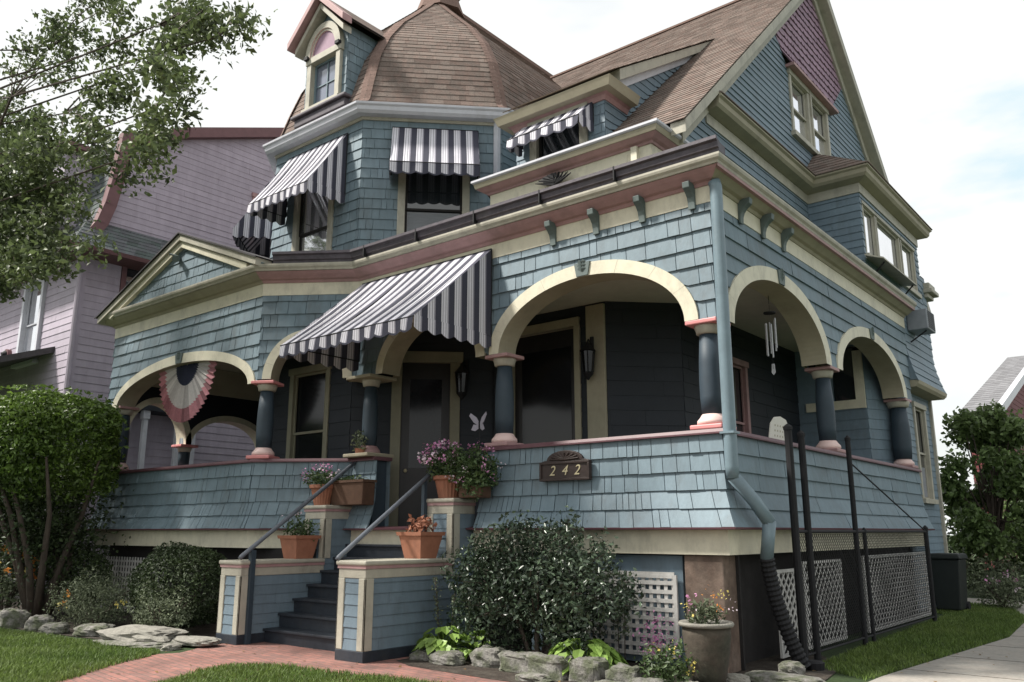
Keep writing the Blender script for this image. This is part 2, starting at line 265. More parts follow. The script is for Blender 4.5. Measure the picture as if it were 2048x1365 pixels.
# generic lapped courses of shingles / clapboards on a parametric surface
def courses(mb, P, L, z0, z1, course=.23, wid=.2, lap=.028, gap=.012, jit=.006, ulo=None, uhi=None, lo=None, hi=None, holes=(), inner=None, ind=.33,
            depth=None, mit=(0, 0), sub=.07, clap=False, scallop=0, seed=1, back=True, top_n=.006):
    r = random.Random(seed)
    def PP(u, v, n):
        d = n+(depth(v) if depth else 0); t = u/L; return P(u-d*mit[0]*(1-t)+d*mit[1]*t, v, d)
    ulo_ = ulo or (lambda v: 0.0); uhi_ = uhi or (lambda v: L)
    v = z0; nrow = 0
    while v < z1-.01:
        va, vb = v, min(v+course, z1); nrow += 1
        u = -r.random()*wid*(.9 if not clap else 1)
        ends = L
        while u < ends:
            wd = wid*r.choice((.5, .7, .85, 1, 1.15, 1.4, 1.9))*r.uniform(.9, 1.1); ua, ub = max(u, 0), min(u+wd, L); u += wd
            if ub-ua < .015: continue
            g = gap if not clap else .003
            jb = r.uniform(-jit, jit); nj = lap*r.uniform(.8, 1.15)
            # breakpoints
            bp = {ua, ub}
            for h in holes:
                for e in (h[0], h[1]):
                    if ua < e < ub: bp.add(e)
            if lo or hi or scallop:
                k = max(1, int((ub-ua)/sub)) if not scallop else 5
                for i in range(1, k): bp.add(ua+(ub-ua)*i/k)
            bp = sorted(bp); last = None
            for i in range(len(bp)-1):
                a, b = bp[i], bp[i+1]; mid = (a+b)/2
                a_ = a+(g/2 if i == 0 else 0); b_ = b-(g/2 if i == len(bp)-2 else 0)
                segs = [(va+jb, min(vb+jit+.002, z1))]
                for h in holes:
                    if h[0]-1e-6 < mid < h[1]+1e-6:
                        ns = []
                        for q0, q1 in segs:
                            if h[3] <= q0 or h[2] >= q1: ns.append((q0, q1)); continue
                            if h[2] > q0: ns.append((q0, h[2]))
                            if h[3] < q1: ns.append((h[3], q1))
                        segs = ns
                for q0, q1 in segs:
                    l0, l1 = q0, q0
                    if scallop:
                        f = lambda x: scallop*(1-math.sqrt(max(0, 1-(2*(x-ua)/(ub-ua)-1)**2*.95)))
                        l0, l1 = q0+f(a), q0+f(b)
                    h0 = h1 = q1
                    if lo: l0, l1 = max(l0, lo(a)), max(l1, lo(b))
                    if hi: h0, h1 = min(h0, hi(a)), min(h1, hi(b))
                    if l0 >= h0-.002 and l1 >= h1-.002: continue
                    l0 = min(l0, h0); l1 = min(l1, h1)
                    cl = lambda x, vv: min(max(x, ulo_(vv)), uhi_(vv))
                    A, B, Cc, D = (cl(a_, l0), l0), (cl(b_, l1), l1), (cl(b_, h1), h1), (cl(a_, h0), h0)
                    if B[0]-A[0] < .004 and Cc[0]-D[0] < .004: continue
                    def nn(vv): t = (vv-va)/(course); return nj+(top_n-nj)*min(max(t, 0), 1)
                    pa, pb, pc, pd = PP(*A, nn(A[1])), PP(*B, nn(B[1])), PP(*Cc, nn(Cc[1])), PP(*D, nn(D[1]))
                    qa, qb, qc, qd = PP(*A, 0), PP(*B, 0), PP(*Cc, 0), PP(*D, 0)
                    if last is not None and abs(last[2]-A[0]) < 1e-6 and abs(last[3]-A[1]) < 1e-6:
                        b0 = last[0]   # share edge with previous column so the shingle stays one island
                        n0 = len(mb.v); mb.v += [tuple(pb), tuple(pc), tuple(qb)]
                        ia, idd, iqa = last[0], last[1], last[4]; ib, ic, iqb = n0, n0+1, n0+2
                    else:
                        n0 = len(mb.v); mb.v += [tuple(pa), tuple(pb), tuple(pc), tuple(pd), tuple(qa), tuple(qb)]
                        ia, ib, ic, idd, iqa, iqb = n0, n0+1, n0+2, n0+3, n0+4, n0+5
                    mb.f.append((ia, ib, ic, idd)); mb.m.append(0); mb.f.append((iqa, iqb, ib, ia)); mb.m.append(0)
                    if i == 0: mb.face([qa, pa, pd, qd])
                    if i == len(bp)-2: mb.face([pb, qb, qc, pc])
                    last = (ib, ic, B[0], B[1], iqb)
                    if back:
                        x0, x1 = cl(a, A[1]), cl(b, B[1]); mb.face([PP(x0, A[1], 0), PP(x1, B[1], 0), PP(cl(b, Cc[1]), Cc[1], 0), PP(cl(a, D[1]), D[1], 0)])
                    if inner is not None:
                        inner.face([P(b, B[1], -ind), P(a, A[1], -ind), P(a, D[1], -ind), P(b, Cc[1], -ind)])
        v += course
def plane_P(p0, p1):
    """vertical wall from p0 to p1; outward = left normal"""
    p0 = Vector((p0[0], p0[1])); p1 = Vector((p1[0], p1[1])); d = (p1-p0); L = d.length; d /= L; n = Vector((-d.y, d.x))
    def P(u, v, t): return (p0.x+d.x*u+n.x*t, p0.y+d.y*u+n.y*t, v)
    return P, L, d, n
def wall(mb, p0, p1, z0, z1, **k):
    P, L, d, n = plane_P(p0, p1); courses(mb, P, L, z0, z1, **k)
def sweep(mb, path, prof, mi=0, closed=False, cap=True, only=None):
    """profile (outward offset, z) swept with mitres along an xy path (outward = left normal)"""
    pts = [Vector(p) for p in path]; n = len(pts); off = []
    for i in range(n):
        ds = []
        if i > 0 or closed: ds.append((pts[i]-pts[i-1]).normalized())
        if i < n-1 or closed: ds.append((pts[(i+1) % n]-pts[i]).normalized())
        ns = [Vector((-d.y, d.x)) for d in ds]; b = sum(ns, Vector((0, 0))).normalized(); off.append(b/max(.2, b.dot(ns[0])))
    m = len(prof); base = len(mb.v)
    for i in range(n):
        for o, z in prof: q = pts[i]+off[i]*o; mb.v.append((q.x, q.y, z))
    for i in range(n-1 if not closed else n):
        if only is not None and i not in only: continue
        j = (i+1) % n
        for k in range(m-1): mb.f.append((base+i*m+k, base+j*m+k, base+j*m+k+1, base+i*m+k+1)); mb.m.append(mi)
    if cap and not closed:
        mb.f.append(tuple(base+k for k in range(m))); mb.m.append(mi); mb.f.append(tuple(base+(n-1)*m+k for k in range(m))[::-1]); mb.m.append(mi)
def archlo(c, a, h, sp, base):
    return lambda u: (sp+h*math.sqrt(max(0, 1-((u-c)/a)**2))) if abs(u-c) < a else base
def archband(mb, P, c, a0, h0, a1, h1, sp, proud=.045, thick=.36, seg=40, mi=0, mi_s=1, skip=None):
    A = [PI*i/seg for i in range(seg+1)]
    def pt(a, h, t, n): return P(c-a*math.cos(t), sp+h*math.sin(t), n)
    for i in range(seg):
        t0, t1 = A[i], A[i+1]
        mb.face([pt(a1,h1,t0,proud), pt(a1,h1,t1,proud), pt(a0,h0,t1,proud), pt(a0,h0,t0,proud)], mi)
        mb.face([pt(a0,h0,t0,proud), pt(a0,h0,t1,proud), pt(a0,h0,t1,0), pt(a0,h0,t0,0)], mi)
        mb.face([pt(a1,h1,t0,-thick), pt(a1,h1,t1,-thick), pt(a1,h1,t1,proud), pt(a1,h1,t0,proud)], mi_s)
        mb.face([pt(a1,h1,t1,-thick), pt(a1,h1,t0,-thick), pt(a0,h0,t0,-thick), pt(a0,h0,t1,-thick)], mi_s)
def keystone(mb, P, c, h0, h1, sp, w0=.14, w1=.10, n=.065, mi=0, tilt=0):
    zt, zb = sp+h0+.01, sp+h1+.005; q = [(c-w0, zt), (c-w1, zb), (c+w1, zb), (c+w0, zt)]
    mb.vf([P(u, z, .02) for u, z in q]+[P(u*.94+c*.06, z, n) for u, z in q], [(4,5,6,7),(0,1,5,4),(1,2,6,5),(2,3,7,6),(3,0,4,7)], mi)
    mb.face([P(c-w1, zb, -.3), P(c-w1, zb, n), P(c+w1, zb, n), P(c+w1, zb, -.3)], mi)
    # small carved leaf ornament
    for s_ in (-1, 1):
        for k in range(3):
            z_ = zb+.05+(zt-zb)*.26*k; mb.vf([P(c, z_, n), P(c+s_*.075, z_+.05, n), P(c+s_*.03, z_+.085, n+.02), P(c, z_+.05, n+.028)], [(0,1,2,3)] if s_ > 0 else [(3,2,1,0)], mi)
def pbox(mb, P, u0, u1, z0, z1, n0, n1, mi=0):
    c = [P(u0,z0,n0), P(u1,z0,n0), P(u1,z0,n1), P(u0,z0,n1), P(u0,z1,n0), P(u1,z1,n0), P(u1,z1,n1), P(u0,z1,n1)]
    mb.vf(c, [(0,3,2,1),(4,5,6,7),(0,1,5,4),(1,2,6,5),(2,3,7,6),(3,0,4,7)], mi)
def window(parent, P, u0, u1, z0, z1, fr=.13, m='creamg', g='glass', split=.5, mun=0, proud=.05, rec=.09, label=None, name='window', curtain=0, sashm=None):
    f = MB()
    pbox(f, P, u0, u0+fr, z0, z1, -rec, proud); pbox(f, P, u1-fr, u1, z0, z1, -rec, proud)
    pbox(f, P, u0-.03, u1+.03, z1-fr, z1+.01, -rec, proud+.02); pbox(f, P, u0-.05, u1+.05, z0-.03, z0+.07, -rec, proud+.06)
    w_ = f.build(name, m, parent, bevel=.006, label=label)
    s_ = MB(); a, b, c, d = u0+fr, u1-fr, z0+.07, z1-fr
    def sash(a, b, c, d, n):
        t = .04; pbox(s_, P, a, a+t, c, d, n-.03, n); pbox(s_, P, b-t, b, c, d, n-.03, n); pbox(s_, P, a+t, b-t, c, c+t, n-.03, n+.001); pbox(s_, P, a+t, b-t, d-t, d, n-.03, n+.001)
    if split:
        zm = c+(d-c)*split; sash(a, b, zm-.02, d, -.012); sash(a, b, c, zm+.03, -.034)
    else: sash(a, b, c, d, -.02)
    for k in range(mun):
        u = a+(b-a)*(k+1)/(mun+1); pbox(s_, P, u-.012, u+.012, c+.05, d-.05, -.05, -.035)
        z = c+(d-c)*(k+1)/(mun+1); pbox(s_, P, a+.05, b-.05, z-.012, z+.012, -.051, -.036)
    s_.build('sash', sashm or m, w_)
    p = MB(); p.face([P(a, c, -.058), P(b, c, -.058), P(b, d, -.058), P(a, d, -.058)]); p.build('pane', g, w_)
    if curtain:
        p = MB(); p.face([P(a+.05, c+.05, -.054), P(b-.05, c+.05, -.054), P(b-.05, c+(d-c)*curtain, -.054), P(a+.05, c+(d-c)*curtain, -.054)]); p.build('blind', 'curt', w_)
    return w_
def awning(parent, P, u0, u1, zt, drop, proj, val=.2, n=9, label=None, wings=True, n0=.03):
    """striped canvas awning: sloped top, triangular wings, scalloped valance, pipe frame"""
    top = MB(); W = u1-u0; zb = zt-drop; pat = [(.44, 0), (.10, 1), (.10, 2), (.05, 1), (.16, 2), (.05, 1), (.10, 2)]
    us = [u0]; ms = []
    for k in range(n):
        for f, mi in pat: us.append(us[-1]+W/(n)*f); ms.append(mi)
    if us[-1] < u1-1e-3:
        us[-1] = u1
    for i, mi in enumerate(ms):
        a, b = us[i], us[i+1]; m_ = 6; rp_ = .012*math.sin((i//7)*1.9)+.006*math.sin(i*1.3)
        for k in range(m_):
            t0, t1 = k/m_, (k+1)/m_; sg = lambda t: (-.05+rp_)*math.sin(PI*t)
            top.face([P(a, zt-drop*t0+sg(t0), n0+proj*t0), P(b, zt-drop*t0+sg(t0), n0+proj*t0), P(b, zt-drop*t1+sg(t1), n0+proj*t1), P(a, zt-drop*t1+sg(t1), n0+proj*t1)], mi)
    aw = top.build('awning', ['navyc', 'greyc', 'whitec'], parent, label=label)
    v = MB(); sc = W/(n*1.0); 
    def scal(x, L0): return .038*abs(math.sin(PI*(x-L0)/ (sc)))
    for i, mi in enumerate(ms):
        a, b = us[i], us[i+1]
        if b-a > .01:
            K = 3
            for k in range(K):
                x0, x1 = a+(b-a)*k/K, a+(b-a)*(k+1)/K; w0 = .02*math.sin(x0*9); w1 = .02*math.sin(x1*9)
                v.face([P(x0, zb, n0+proj+.004), P(x1, zb, n0+proj+.004), P(x1, zb-val+.05-scal(x1, u0), n0+proj+.012+w1), P(x0, zb-val+.05-scal(x0, u0), n0+proj+.012+w0)], mi)
                v.face([P(x0, zb-val+.05-scal(x0, u0), n0+proj+.014+w0), P(x1, zb-val+.05-scal(x1, u0), n0+proj+.014+w1), P(x1, zb-val+.02-scal(x1, u0), n0+proj+.014+w1), P(x0, zb-val+.02-scal(x0, u0), n0+proj+.014+w0)], 0)
    if wings:
        for ue, sgn in ((u0, -1), (u1, 1)):
            nn = max(2, int(proj/(W/n)*1.0+.5)); xs = [0]; mm = []
            for k in range(nn):
                for f, mi in pat: xs.append(xs[-1]+proj/nn*f); mm.append(mi)
            for i, mi in enumerate(mm):
                a, b = xs[i], xs[i+1]; z_a, z_b = zt-drop*a/proj, zt-drop*b/proj
                v.face([P(ue, z_a-.01, n0+a), P(ue, z_b-.01, n0+b), P(ue, zb, n0+b), P(ue, zb, n0+a)], mi)
                e = sgn*.01; s0 = .05*abs(math.sin(PI*a/(proj/nn))); s1 = .05*abs(math.sin(PI*b/(proj/nn)))
                v.face([P(ue+e, zb+.01, n0+a), P(ue+e, zb+.01, n0+b), P(ue+e, zb-val+.05-s1, n0+b), P(ue+e, zb-val+.05-s0, n0+a)], mi)
    v.build('valance', ['navyc', 'greyc', 'whitec'], aw)
    fr = MB(); c = [P(u0, zb-.01, n0), P(u0, zb-.01, n0+proj), P(u1, zb-.01, n0+proj), P(u1, zb-.01, n0)]
    fr.tube([P(u0, zt, n0)]+c+[P(u1, zt, n0), P(u0, zt, n0)], .012, 6); fr.build('awning_frame', 'blackm', aw)
    return aw
# ---------------------------------------------------------------- ground
XL = -13.65
def sheet(name, pts, z, m, kind='structure'):
    b = MB(); b.face([(x, y, z) for x, y in pts]); o = b.build(name, m); o['kind'] = kind; return o
sheet('ground', [(-320, -60), (320, -60), (320, 400), (-320, 400)], 0, 'lawn')
def smooth_poly(pts, k=3):
    for _ in range(k):
        q = []
        for i in range(len(pts)):
            a, b = pts[i], pts[(i+1) % len(pts)]; q += [(a[0]*.75+b[0]*.25, a[1]*.75+b[1]*.25), (a[0]*.25+b[0]*.75, a[1]*.25+b[1]*.75)]
        pts = q
    return pts
LAWN_L = smooth_poly([(-22, -3.9), (-11.3, -3.5), (-8.6, -3.25), (-7.1, -3.0), (-6.6, -3.3), (-6.3, -4.0), (-5.2, -5.3), (-4.6, -9), (-22, -10)], 2)
LAWN_F = smooth_poly([(-5.15, -3.35), (-4.9, -3.0), (-4.2, -2.85), (-3.4, -2.72), (-2.6, -2.6), (-1.4, -2.5), (2, -2.6), (2, -8), (-3, -8), (-4.2, -5)], 2)
sheet('brick_path', [(-7.0, -1.3), (-7.0, -2.3), (-6.6, -3.0), (-6.9, -3.6), (-6.5, -4.2), (-5.6, -5.4), (-5, -10), (2.4, -10), (2.4, -1.75), (-1.2, -1.75), (-2.2, -1.9), (-3.4, -1.8), (-4.0, -1.2)], .006, 'brick')
sheet('garden_bed', smooth_poly([(-22, -3.6), (-11.3, -3.25), (-8.5, -3.0), (-7.1, -2.5), (-7.0, -1.5), (-3.85, -1.2), (-3.8, -1.8), (-2.2, -1.95), (-.4, -1.9), (.9, -1.3), (.9, .9), (.4, 2), (-.5, 3), (-22, 4)], 1), .010, 'soil')
sheet('concrete_path', [(1.25, -3), (1.3, 1), (1.75, 6), (1.5, 9.5), (.7, 12.2), (-2, 13.3), (-2, 14.6), (1.3, 14.0), (6, 14.5), (6, 12.6), (2.7, 11.8), (2.9, 8), (2.75, 1), (2.65, -3)], .008, 'conc')
jb = MB()
for k in range(9): y = .2+k*1.5; jb.box((1.2, y, .008), (2.9, y+.012, .0105))
struct(jb.build('concrete_path_joints', 'soil'))
# grass blades
def inpoly(P_, poly):
    x, y = P_[:, 0], P_[:, 1]; ins = np.zeros(len(P_), bool); n = len(poly)
    for i in range(n):
        x0, y0 = poly[i]; x1, y1 = poly[(i+1) % n]; c = ((y0 > y) != (y1 > y)) & (x < (x1-x0)*(y-y0)/(y1-y0+1e-12)+x0); ins ^= c
    return ins
def grass(name, poly, box, dens, h=.055):
    n = int(dens*(box[2]-box[0])*(box[3]-box[1])); Pp = np.stack([rs.uniform(box[0], box[2], n), rs.uniform(box[1], box[3], n)], 1); Pp = Pp[inpoly(Pp, poly)]; n = len(Pp)
    pn = .5+.5*np.sin(Pp[:, 0]*3.1+np.sin(Pp[:, 1]*2.3)*2)*np.sin(Pp[:, 1]*2.9+1)
    hh = h*(.6+.8*rs.rand(n))*(.8+.4*pn); a = rs.uniform(0, 2*PI, n); ln = hh*rs.uniform(.1, .9, n); b = rs.uniform(0, 2*PI, n); wd = .0045+.002*rs.rand(n)
    z = np.zeros(n); base = np.stack([Pp[:, 0], Pp[:, 1], z+.004], 1); t = np.stack([np.cos(a)*wd, np.sin(a)*wd, z], 1); l1 = np.stack([np.cos(b)*ln*.35, np.sin(b)*ln*.35, hh*.6], 1); l2 = np.stack([np.cos(b)*ln, np.sin(b)*ln, hh], 1)
    vs = np.stack([base-t, base+t, base+l1+t*.7, base+l1-t*.7, base+l2], 1).reshape(-1, 3); i = np.arange(n)*5
    q = np.concatenate([np.stack([i, i+1, i+2], 1), np.stack([i, i+2, i+3], 1), np.stack([i+3, i+2, i+4], 1)]); o = npmesh(name, vs, q, 'grass'); o['kind'] = 'stuff'; return o
grass('left_lawn_grass', LAWN_L, (-14, -6.5, -4.6, -3), 3200)
grass('front_lawn_grass', LAWN_F, (-5.4, -4.8, 1, -2.4), 3600)
LAWN_R = [(.45, 1.2), (1.25, .6), (1.3, 1), (1.75, 6), (1.5, 9.5), (.7, 12.2), (-1.5, 13), (-1.2, 11.8), (.2, 9), (.3, 5)]
grass('side_lawn_grass', LAWN_R, (-1.6, .5, 1.9, 13), 2000, .05)
grass('far_side_lawn_grass', [(2.7, -2), (2.85, 8), (2.6, 11.8), (8, 12.5), (8, -2)], (2.6, -2, 6, 12), 900, .05)
# ================================================================ THE HOUSE
H = thing('victorian_house', 'blue grey shingled house with corner tower, arched wraparound porch and striped awnings, filling the picture', 'house', (-6, 4, 0))
PPATH = [(0, 8.9), (0, 0), (-6.75, 0), (-8.2, -1.0), (XL, -1.0), (XL, 3.6)]
# --- porch structure: bands swept round the porch
def band(name, prof, m, path=PPATH, parent=None, bevel=0, label=None):
    b = MB(); sweep(b, path, prof); return b.build(name, m, parent or H, bevel=bevel, label=label)
band('porch_base_board', [(-.05, 1.33), (.02, 1.33), (.02, 1.62), (-.05, 1.62)], 'cream')
band('base_ledge', [(0, 1.618), (.185, 1.625), (.19, 1.648), (0, 1.68)], 'burg')
flare = lambda v: .15*max(0, (2.15-v)/.5)**1.3
sk = MB(); inn = MB()
segs = [(PPATH[i], PPATH[i+1]) for i in range(5)]
mits = {0: (0, 1), 1: (1, .31), 2: (.31, -.31), 3: (-.31, 1), 4: (1, 0)}
def miter(i):   # tan(half turn) at both ends of porch segment i
    def tn(a, b, c):
        d0 = (Vector(b)-Vector(a)).normalized(); d1 = (Vector(c)-Vector(b)).normalized(); cr = d0.x*d1.y-d0.y*d1.x; return -math.tan(math.asin(max(-1, min(1, cr)))/2) if d0.dot(d1) > -.01 else 1
    m0 = tn(PPATH[i-1], PPATH[i], PPATH[i+1]) if i > 0 else 0; m1 = tn(PPATH[i], PPATH[i+1], PPATH[i+2]) if i < 4 else 0
    return (m0, m1)
def seg(i): return segs[i]
# skirt with stair opening between x -6.15 and -3.85 on the front
for i, (p0, p1) in enumerate(segs):
    mm = miter(i)
    if i == 1:
        wall(sk, (0, 0), (-3.85, 0), 1.65, 2.76, depth=flare, mit=(mm[0], 0), seed=11, inner=inn, ind=.3, course=.222, wid=.19, lap=.036, gap=.010, jit=.004)
        wall(sk, (-6.15, 0), (-6.75, 0), 1.65, 2.76, depth=flare, mit=(0, mm[1]), seed=12, inner=inn, ind=.3, course=.222, wid=.19, lap=.036, gap=.010, jit=.004)
    else: wall(sk, p0, p1, 1.65, 2.76, depth=flare, mit=mm, seed=20+i, inner=inn, ind=.3, course=.222, wid=.19 if i != 0 else .8, lap=.036, gap=.010, jit=.004)
sk.build('porch_skirt', 'blue', H); inn.build('porch_inner_parapet', 'blue', H)
for i, pth in enumerate(([(0, 8.9), (0, 0), (-3.85, 0)], [(-6.15, 0), (-6.75, 0), (-8.2, -1.0), (XL, -1.0), (XL, 3.6)])):
    band('parapet_rail', [(-.34, 2.755), (.06, 2.755), (.06, 2.775), (.04, 2.815), (-.34, 2.815)], 'burg', pth)
# --- arched upper walls
Pf, Lf, _, _ = plane_P((0, 0), (-6.75, 0)); Ps, Ls, _, _ = plane_P((0, 8.9), (0, 0)); Pd, Ld, _, _ = plane_P((-6.75, 0), (-8.2, -1)); Pl, Ll, _, _ = plane_P((-8.2, -1), (XL, -1)); Pe, Le, _, _ = plane_P((XL, -1), (XL, 3.6))
up = MB(); ini = MB()
kw = dict(inner=ini, ind=.33, lap=.034, gap=.011, course=.235, jit=.004)
SP = 4.2
fa = dict(c=1.95, a0=1.735, h0=1.09, a1=1.545, h1=.90); fb = dict(c=5.0, a0=1.22, h0=.98, a1=1.05, h1=.81)
lo_f = lambda u: max(archlo(fa['c'], fa['a0']-.03, fa['h0']-.03, SP, SP)(u), archlo(fb['c'], fb['a0']-.03, fb['h0']-.03, SP, SP)(u))
courses(up, Pf, Lf, SP, 5.74, lo=lo_f, wid=.24, seed=31, mit=miter(1), **kw)
sa = dict(c=8.9-2.15, a0=1.93, h0=1.1, a1=1.69, h1=.90); sb = dict(c=8.9-6.42, a0=2.05, h0=1.02, a1=1.81, h1=.84)
lo_s = lambda u: max(archlo(sa['c'], sa['a0']-.03, sa['h0']-.03, SP, SP)(u), archlo(sb['c'], sb['a0']-.03, sb['h0']-.03, SP, SP)(u))
courses(up, Ps, Ls, SP, 5.74, lo=lo_s, wid=1.1, seed=32, mit=miter(0), **kw)
da = dict(c=Ld/2, a0=.80, h0=.88, a1=.64, h1=.73); lo_d = archlo(da['c'], .78, .86, SP, SP)
courses(up, Pd, Ld, SP, 5.74, lo=lo_d, wid=.24, seed=33, mit=miter(2), **kw)
la = dict(c=-8.2+10.85, a0=2.6, h0=.86, a1=2.40, h1=.67); lo_l = archlo(la['c'], 2.57, .83, SP-.06, SP-.06)
courses(up, Pl, Ll, SP-.06, 5.74, lo=lo_l, wid=.24, seed=34, mit=miter(3), **kw)
ea = dict(c=.95, a0=.82, h0=.98, a1=.68, h1=.85); eb = dict(c=2.75, a0=1.12, h0=.75, a1=.98, h1=.62)
lo_e = lambda u: max(archlo(ea['c'], .8, .96, 3.52, 3.52)(u), archlo(eb['c'], 1.1, .73, 3.52, 3.52)(u))
courses(up, Pe, Le, 3.52, 5.74, lo=lo_e, wid=.3, seed=35, mit=miter(4), **kw)
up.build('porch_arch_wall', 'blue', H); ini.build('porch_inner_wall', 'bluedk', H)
for P_, a, ks in ((Pf, fa, 1), (Pf, fb, 0), (Ps, sa, 1), (Ps, sb, 1), (Pd, da, 0), (Pl, la, 1)):
    sp_ = SP if P_ is not Pl else SP-.06
    b = MB(); archband(b, P_, a['c'], a['a0'], a['h0'], a['a1'], a['h1'], sp_); ab = b.build('arch_trim', ['cream', 'soffit'], H)
    j = MB()   # the joints between the boards of the arch
    for k in range(1, 8):
        t = PI*k/8+.05; mk = lambda aa, hh, tt, n: P_(a['c']-aa*math.cos(tt), sp_+hh*math.sin(tt), n)
        j.face([mk(a['a1'], a['h1'], t, .0462), mk(a['a0'], a['h0'], t, .0462), mk(a['a0'], a['h0'], t+.005/a['a0'], .0462), mk(a['a1'], a['h1'], t+.005/a['a0'], .0462)])
    j.build('board_joint', 'creamg', ab)
    if ks: b = MB(); keystone(b, P_, a['c'], a['h0'], a['h1'], sp_); b.build('keystone', 'brack', ab)
for a in (ea, eb):
    b = MB(); archband(b, Pe, a['c'], a['a0'], a['h0'], a['a1'], a['h1'], 3.52, thick=.36); b.build('arch_trim', ['cream', 'cream'], H)
# --- columns
def column(x, y, ang=0, zt=4.2, zb=2.815, pink='pink', base='pinkp', rr=.135, label=None, ab=.215):
    sh = MB(); sh.lathe((x, y, 0), [(rr*.95, zb+.19), (rr*1.05, zb+.42), (rr*1.07, zb+.62), (rr*1.02, zb+.85), (rr*.84, zt-.16)], 24); c = sh.build('porch_column', 'navy', H, smooth=True, label=label)
    b = MB(); b.lathe((x, y, 0), [(rr*.9, zt-.17), (rr*1.12, zt-.16), (rr*1.2, zt-.11), (rr*1.3, zt-.075), (rr*1.3, zt-.055)], 24); b.build('capital', 'creamg', c, smooth=True)
    b = MB(); s_ = ab; ca, sa_ = math.cos(ang), math.sin(ang); U = Vector((ca, sa_, 0)); W = Vector((-sa_, ca, 0))
    b.obox(Vector((x, y, zt-.055))-U*s_-W*s_, U*2*s_, W*2*s_, Vector((0, 0, .055))); b.build('abacus', pink, c, bevel=.012)
    b = MB(); b.obox(Vector((x, y, zb+.002))-U*s_-W*s_, U*2*s_, W*2*s_, Vector((0, 0, .06))); b.build('plinth', pink, c, bevel=.015)
    b = MB(); b.lathe((x, y, zb+.06), [(.17, 0), (.195, .025), (.19, .06), (.155, .10), (.13, .14)], 24); b.build('column_base', base, c, smooth=True)
    return c
column(-.19, .17, label='navy porch column at the front corner with bright rose cap and plinth')
column(-3.55, .17, pink='pinkd', base='pinkp'); column(-6.5, .12, pink='soffit', base='pinkd', rr=.125, ab=.31); column(-8.2, -.80, .5, zt=4.18); column(-13.35, -.80, pink='pinkd')
column(-.17, 4.22, pink='pinkd', label='navy column between the two side arches'); column(-.17, 8.55, pink='pinkd', rr=.17)
column(XL+.18, .72, zt=3.52, rr=.12); column(XL+.18, 2.95, zt=3.52, rr=.12)
b = MB(); b.box((XL+.335, -.65, 4.72), (XL+.36, 4.4, 5.33)); b.build('inner_lit_band', 'ceil', H)  # pale band added so the upper end wall reads as lit
b = MB(); b.box((-11.5, 2.9, .2), (-5.7, 9, 9)); b.box((-5.7, 3.2, .2), (-2.4, 8.6, 7.3)); b.box((-2.4, 8.3, .2), (-.7, 9.2, 6)); b.build('light_block_core', 'dark', H)  # solid dark cores added inside the walls to block sky leaking through gaps
# --- ceiling, deck, roof sheet
def poly(name, pts, m, parent=None): b = MB(); b.face(pts); return b.build(name, m, parent or H)
pp = [(-.02, 8.9), (-.02, .02), (-6.75, .02), (-8.2, -.98), (XL+.02, -.98), (XL+.02, 4.5), (-6, 8.9)]
poly('porch_ceiling', [(x, y, 5.34) for x, y in pp], 'ceil'); poly('porch_deck', [(x, y, 1.6) for x, y in pp], 'deck')
poly('porch_roof', [(x*1.0+(.25 if x > -1 else 0), y-(.25 if y < 1 else 0), 6.235) for x, y in pp[:5]]+[(XL, 4.5, 6.3), (-6, 8.9, 6.3)], 'porchroof')
# --- entablature
FR = [(-.05, 5.72), (.03, 5.72), (.03, 5.945), (-.05, 5.945)]
band('frieze_board', FR, 'cream')
RP = [(0, 8.9), (0, 0), (-6.75, 0), (-8.2, -1.0), (XL, -1.0), (XL, 3.6)]
BEDP = [(0, 5.944), (.045, 5.945), (.07, 5.985), (.12, 6.0), (.2, 6.06), (.25, 6.105), (0, 6.112)]
for nm_, mm_, on_ in (('bed_moulding', 'pinkd', (1, 2)), ('side_bed_moulding', 'soffit', (0,)), ('left_bed_moulding', 'soffit', (3, 4))): b = MB(); sweep(b, PPATH, BEDP, only=on_, cap=False); b.build(nm_, mm_, H)
b = MB(); sweep(b, PPATH, [(.2, 6.068), (.258, 6.07), (.263, 6.108), (.2, 6.11)], only=(0,), cap=False); b.build('side_rose_strip', 'pinkd', H)
0 and band('bed_moulding', [(0, 5.944), (.045, 5.945), (.07, 5.985), (.12, 6.0), (.2, 6.06), (.25, 6.105), (0, 6.112)], 'pinkd')
band('fascia_board', [(0, 6.11), (.262, 6.112), (.272, 6.14), (.30, 6.17), (.31, 6.20), (.31, 6.228), (0, 6.235)], 'creamg')
b = MB(); sweep(b, [(.31, -.0), (-6.75, 0), (-8.0, -.86)], [(.12, 6.236), (.29, 6.232), (.295, 6.275), (.325, 6.29), (.335, 6.36), (.375, 6.38), (.375, 6.425), (.345, 6.425), (.33, 6.40), (.25, 6.36), (.12, 6.35)])
b.build('porch_gutter', 'gutd', H)
b = MB()
for k in range(5): x = -1.2-k*1.27; b = MB(); b.box((x, -.379, 6.228), (x+.02, -.12, 6.428)); b.build('gutter_strap', 'blackm', H)
def bracket(P_, u):
    b = MB(); w_ = .05; pr = [(.032, 5.67), (.065, 5.66), (.07, 5.76), (.09, 5.82), (.13, 5.87), (.20, 5.92), (.21, 6.0), (.032, 6.0)]
    b.prism([P_(u-w_, z, n) for n, z in pr], Vector(P_(u+w_, 0, 0))-Vector(P_(u-w_, 0, 0))); b.build('cornice_bracket', 'brack', H, bevel=.008)
for u in (.22, .96, 1.70, 2.45): bracket(Pf, u)
for y in (.85, 1.6, 2.35): bracket(Ps, 8.9-y)
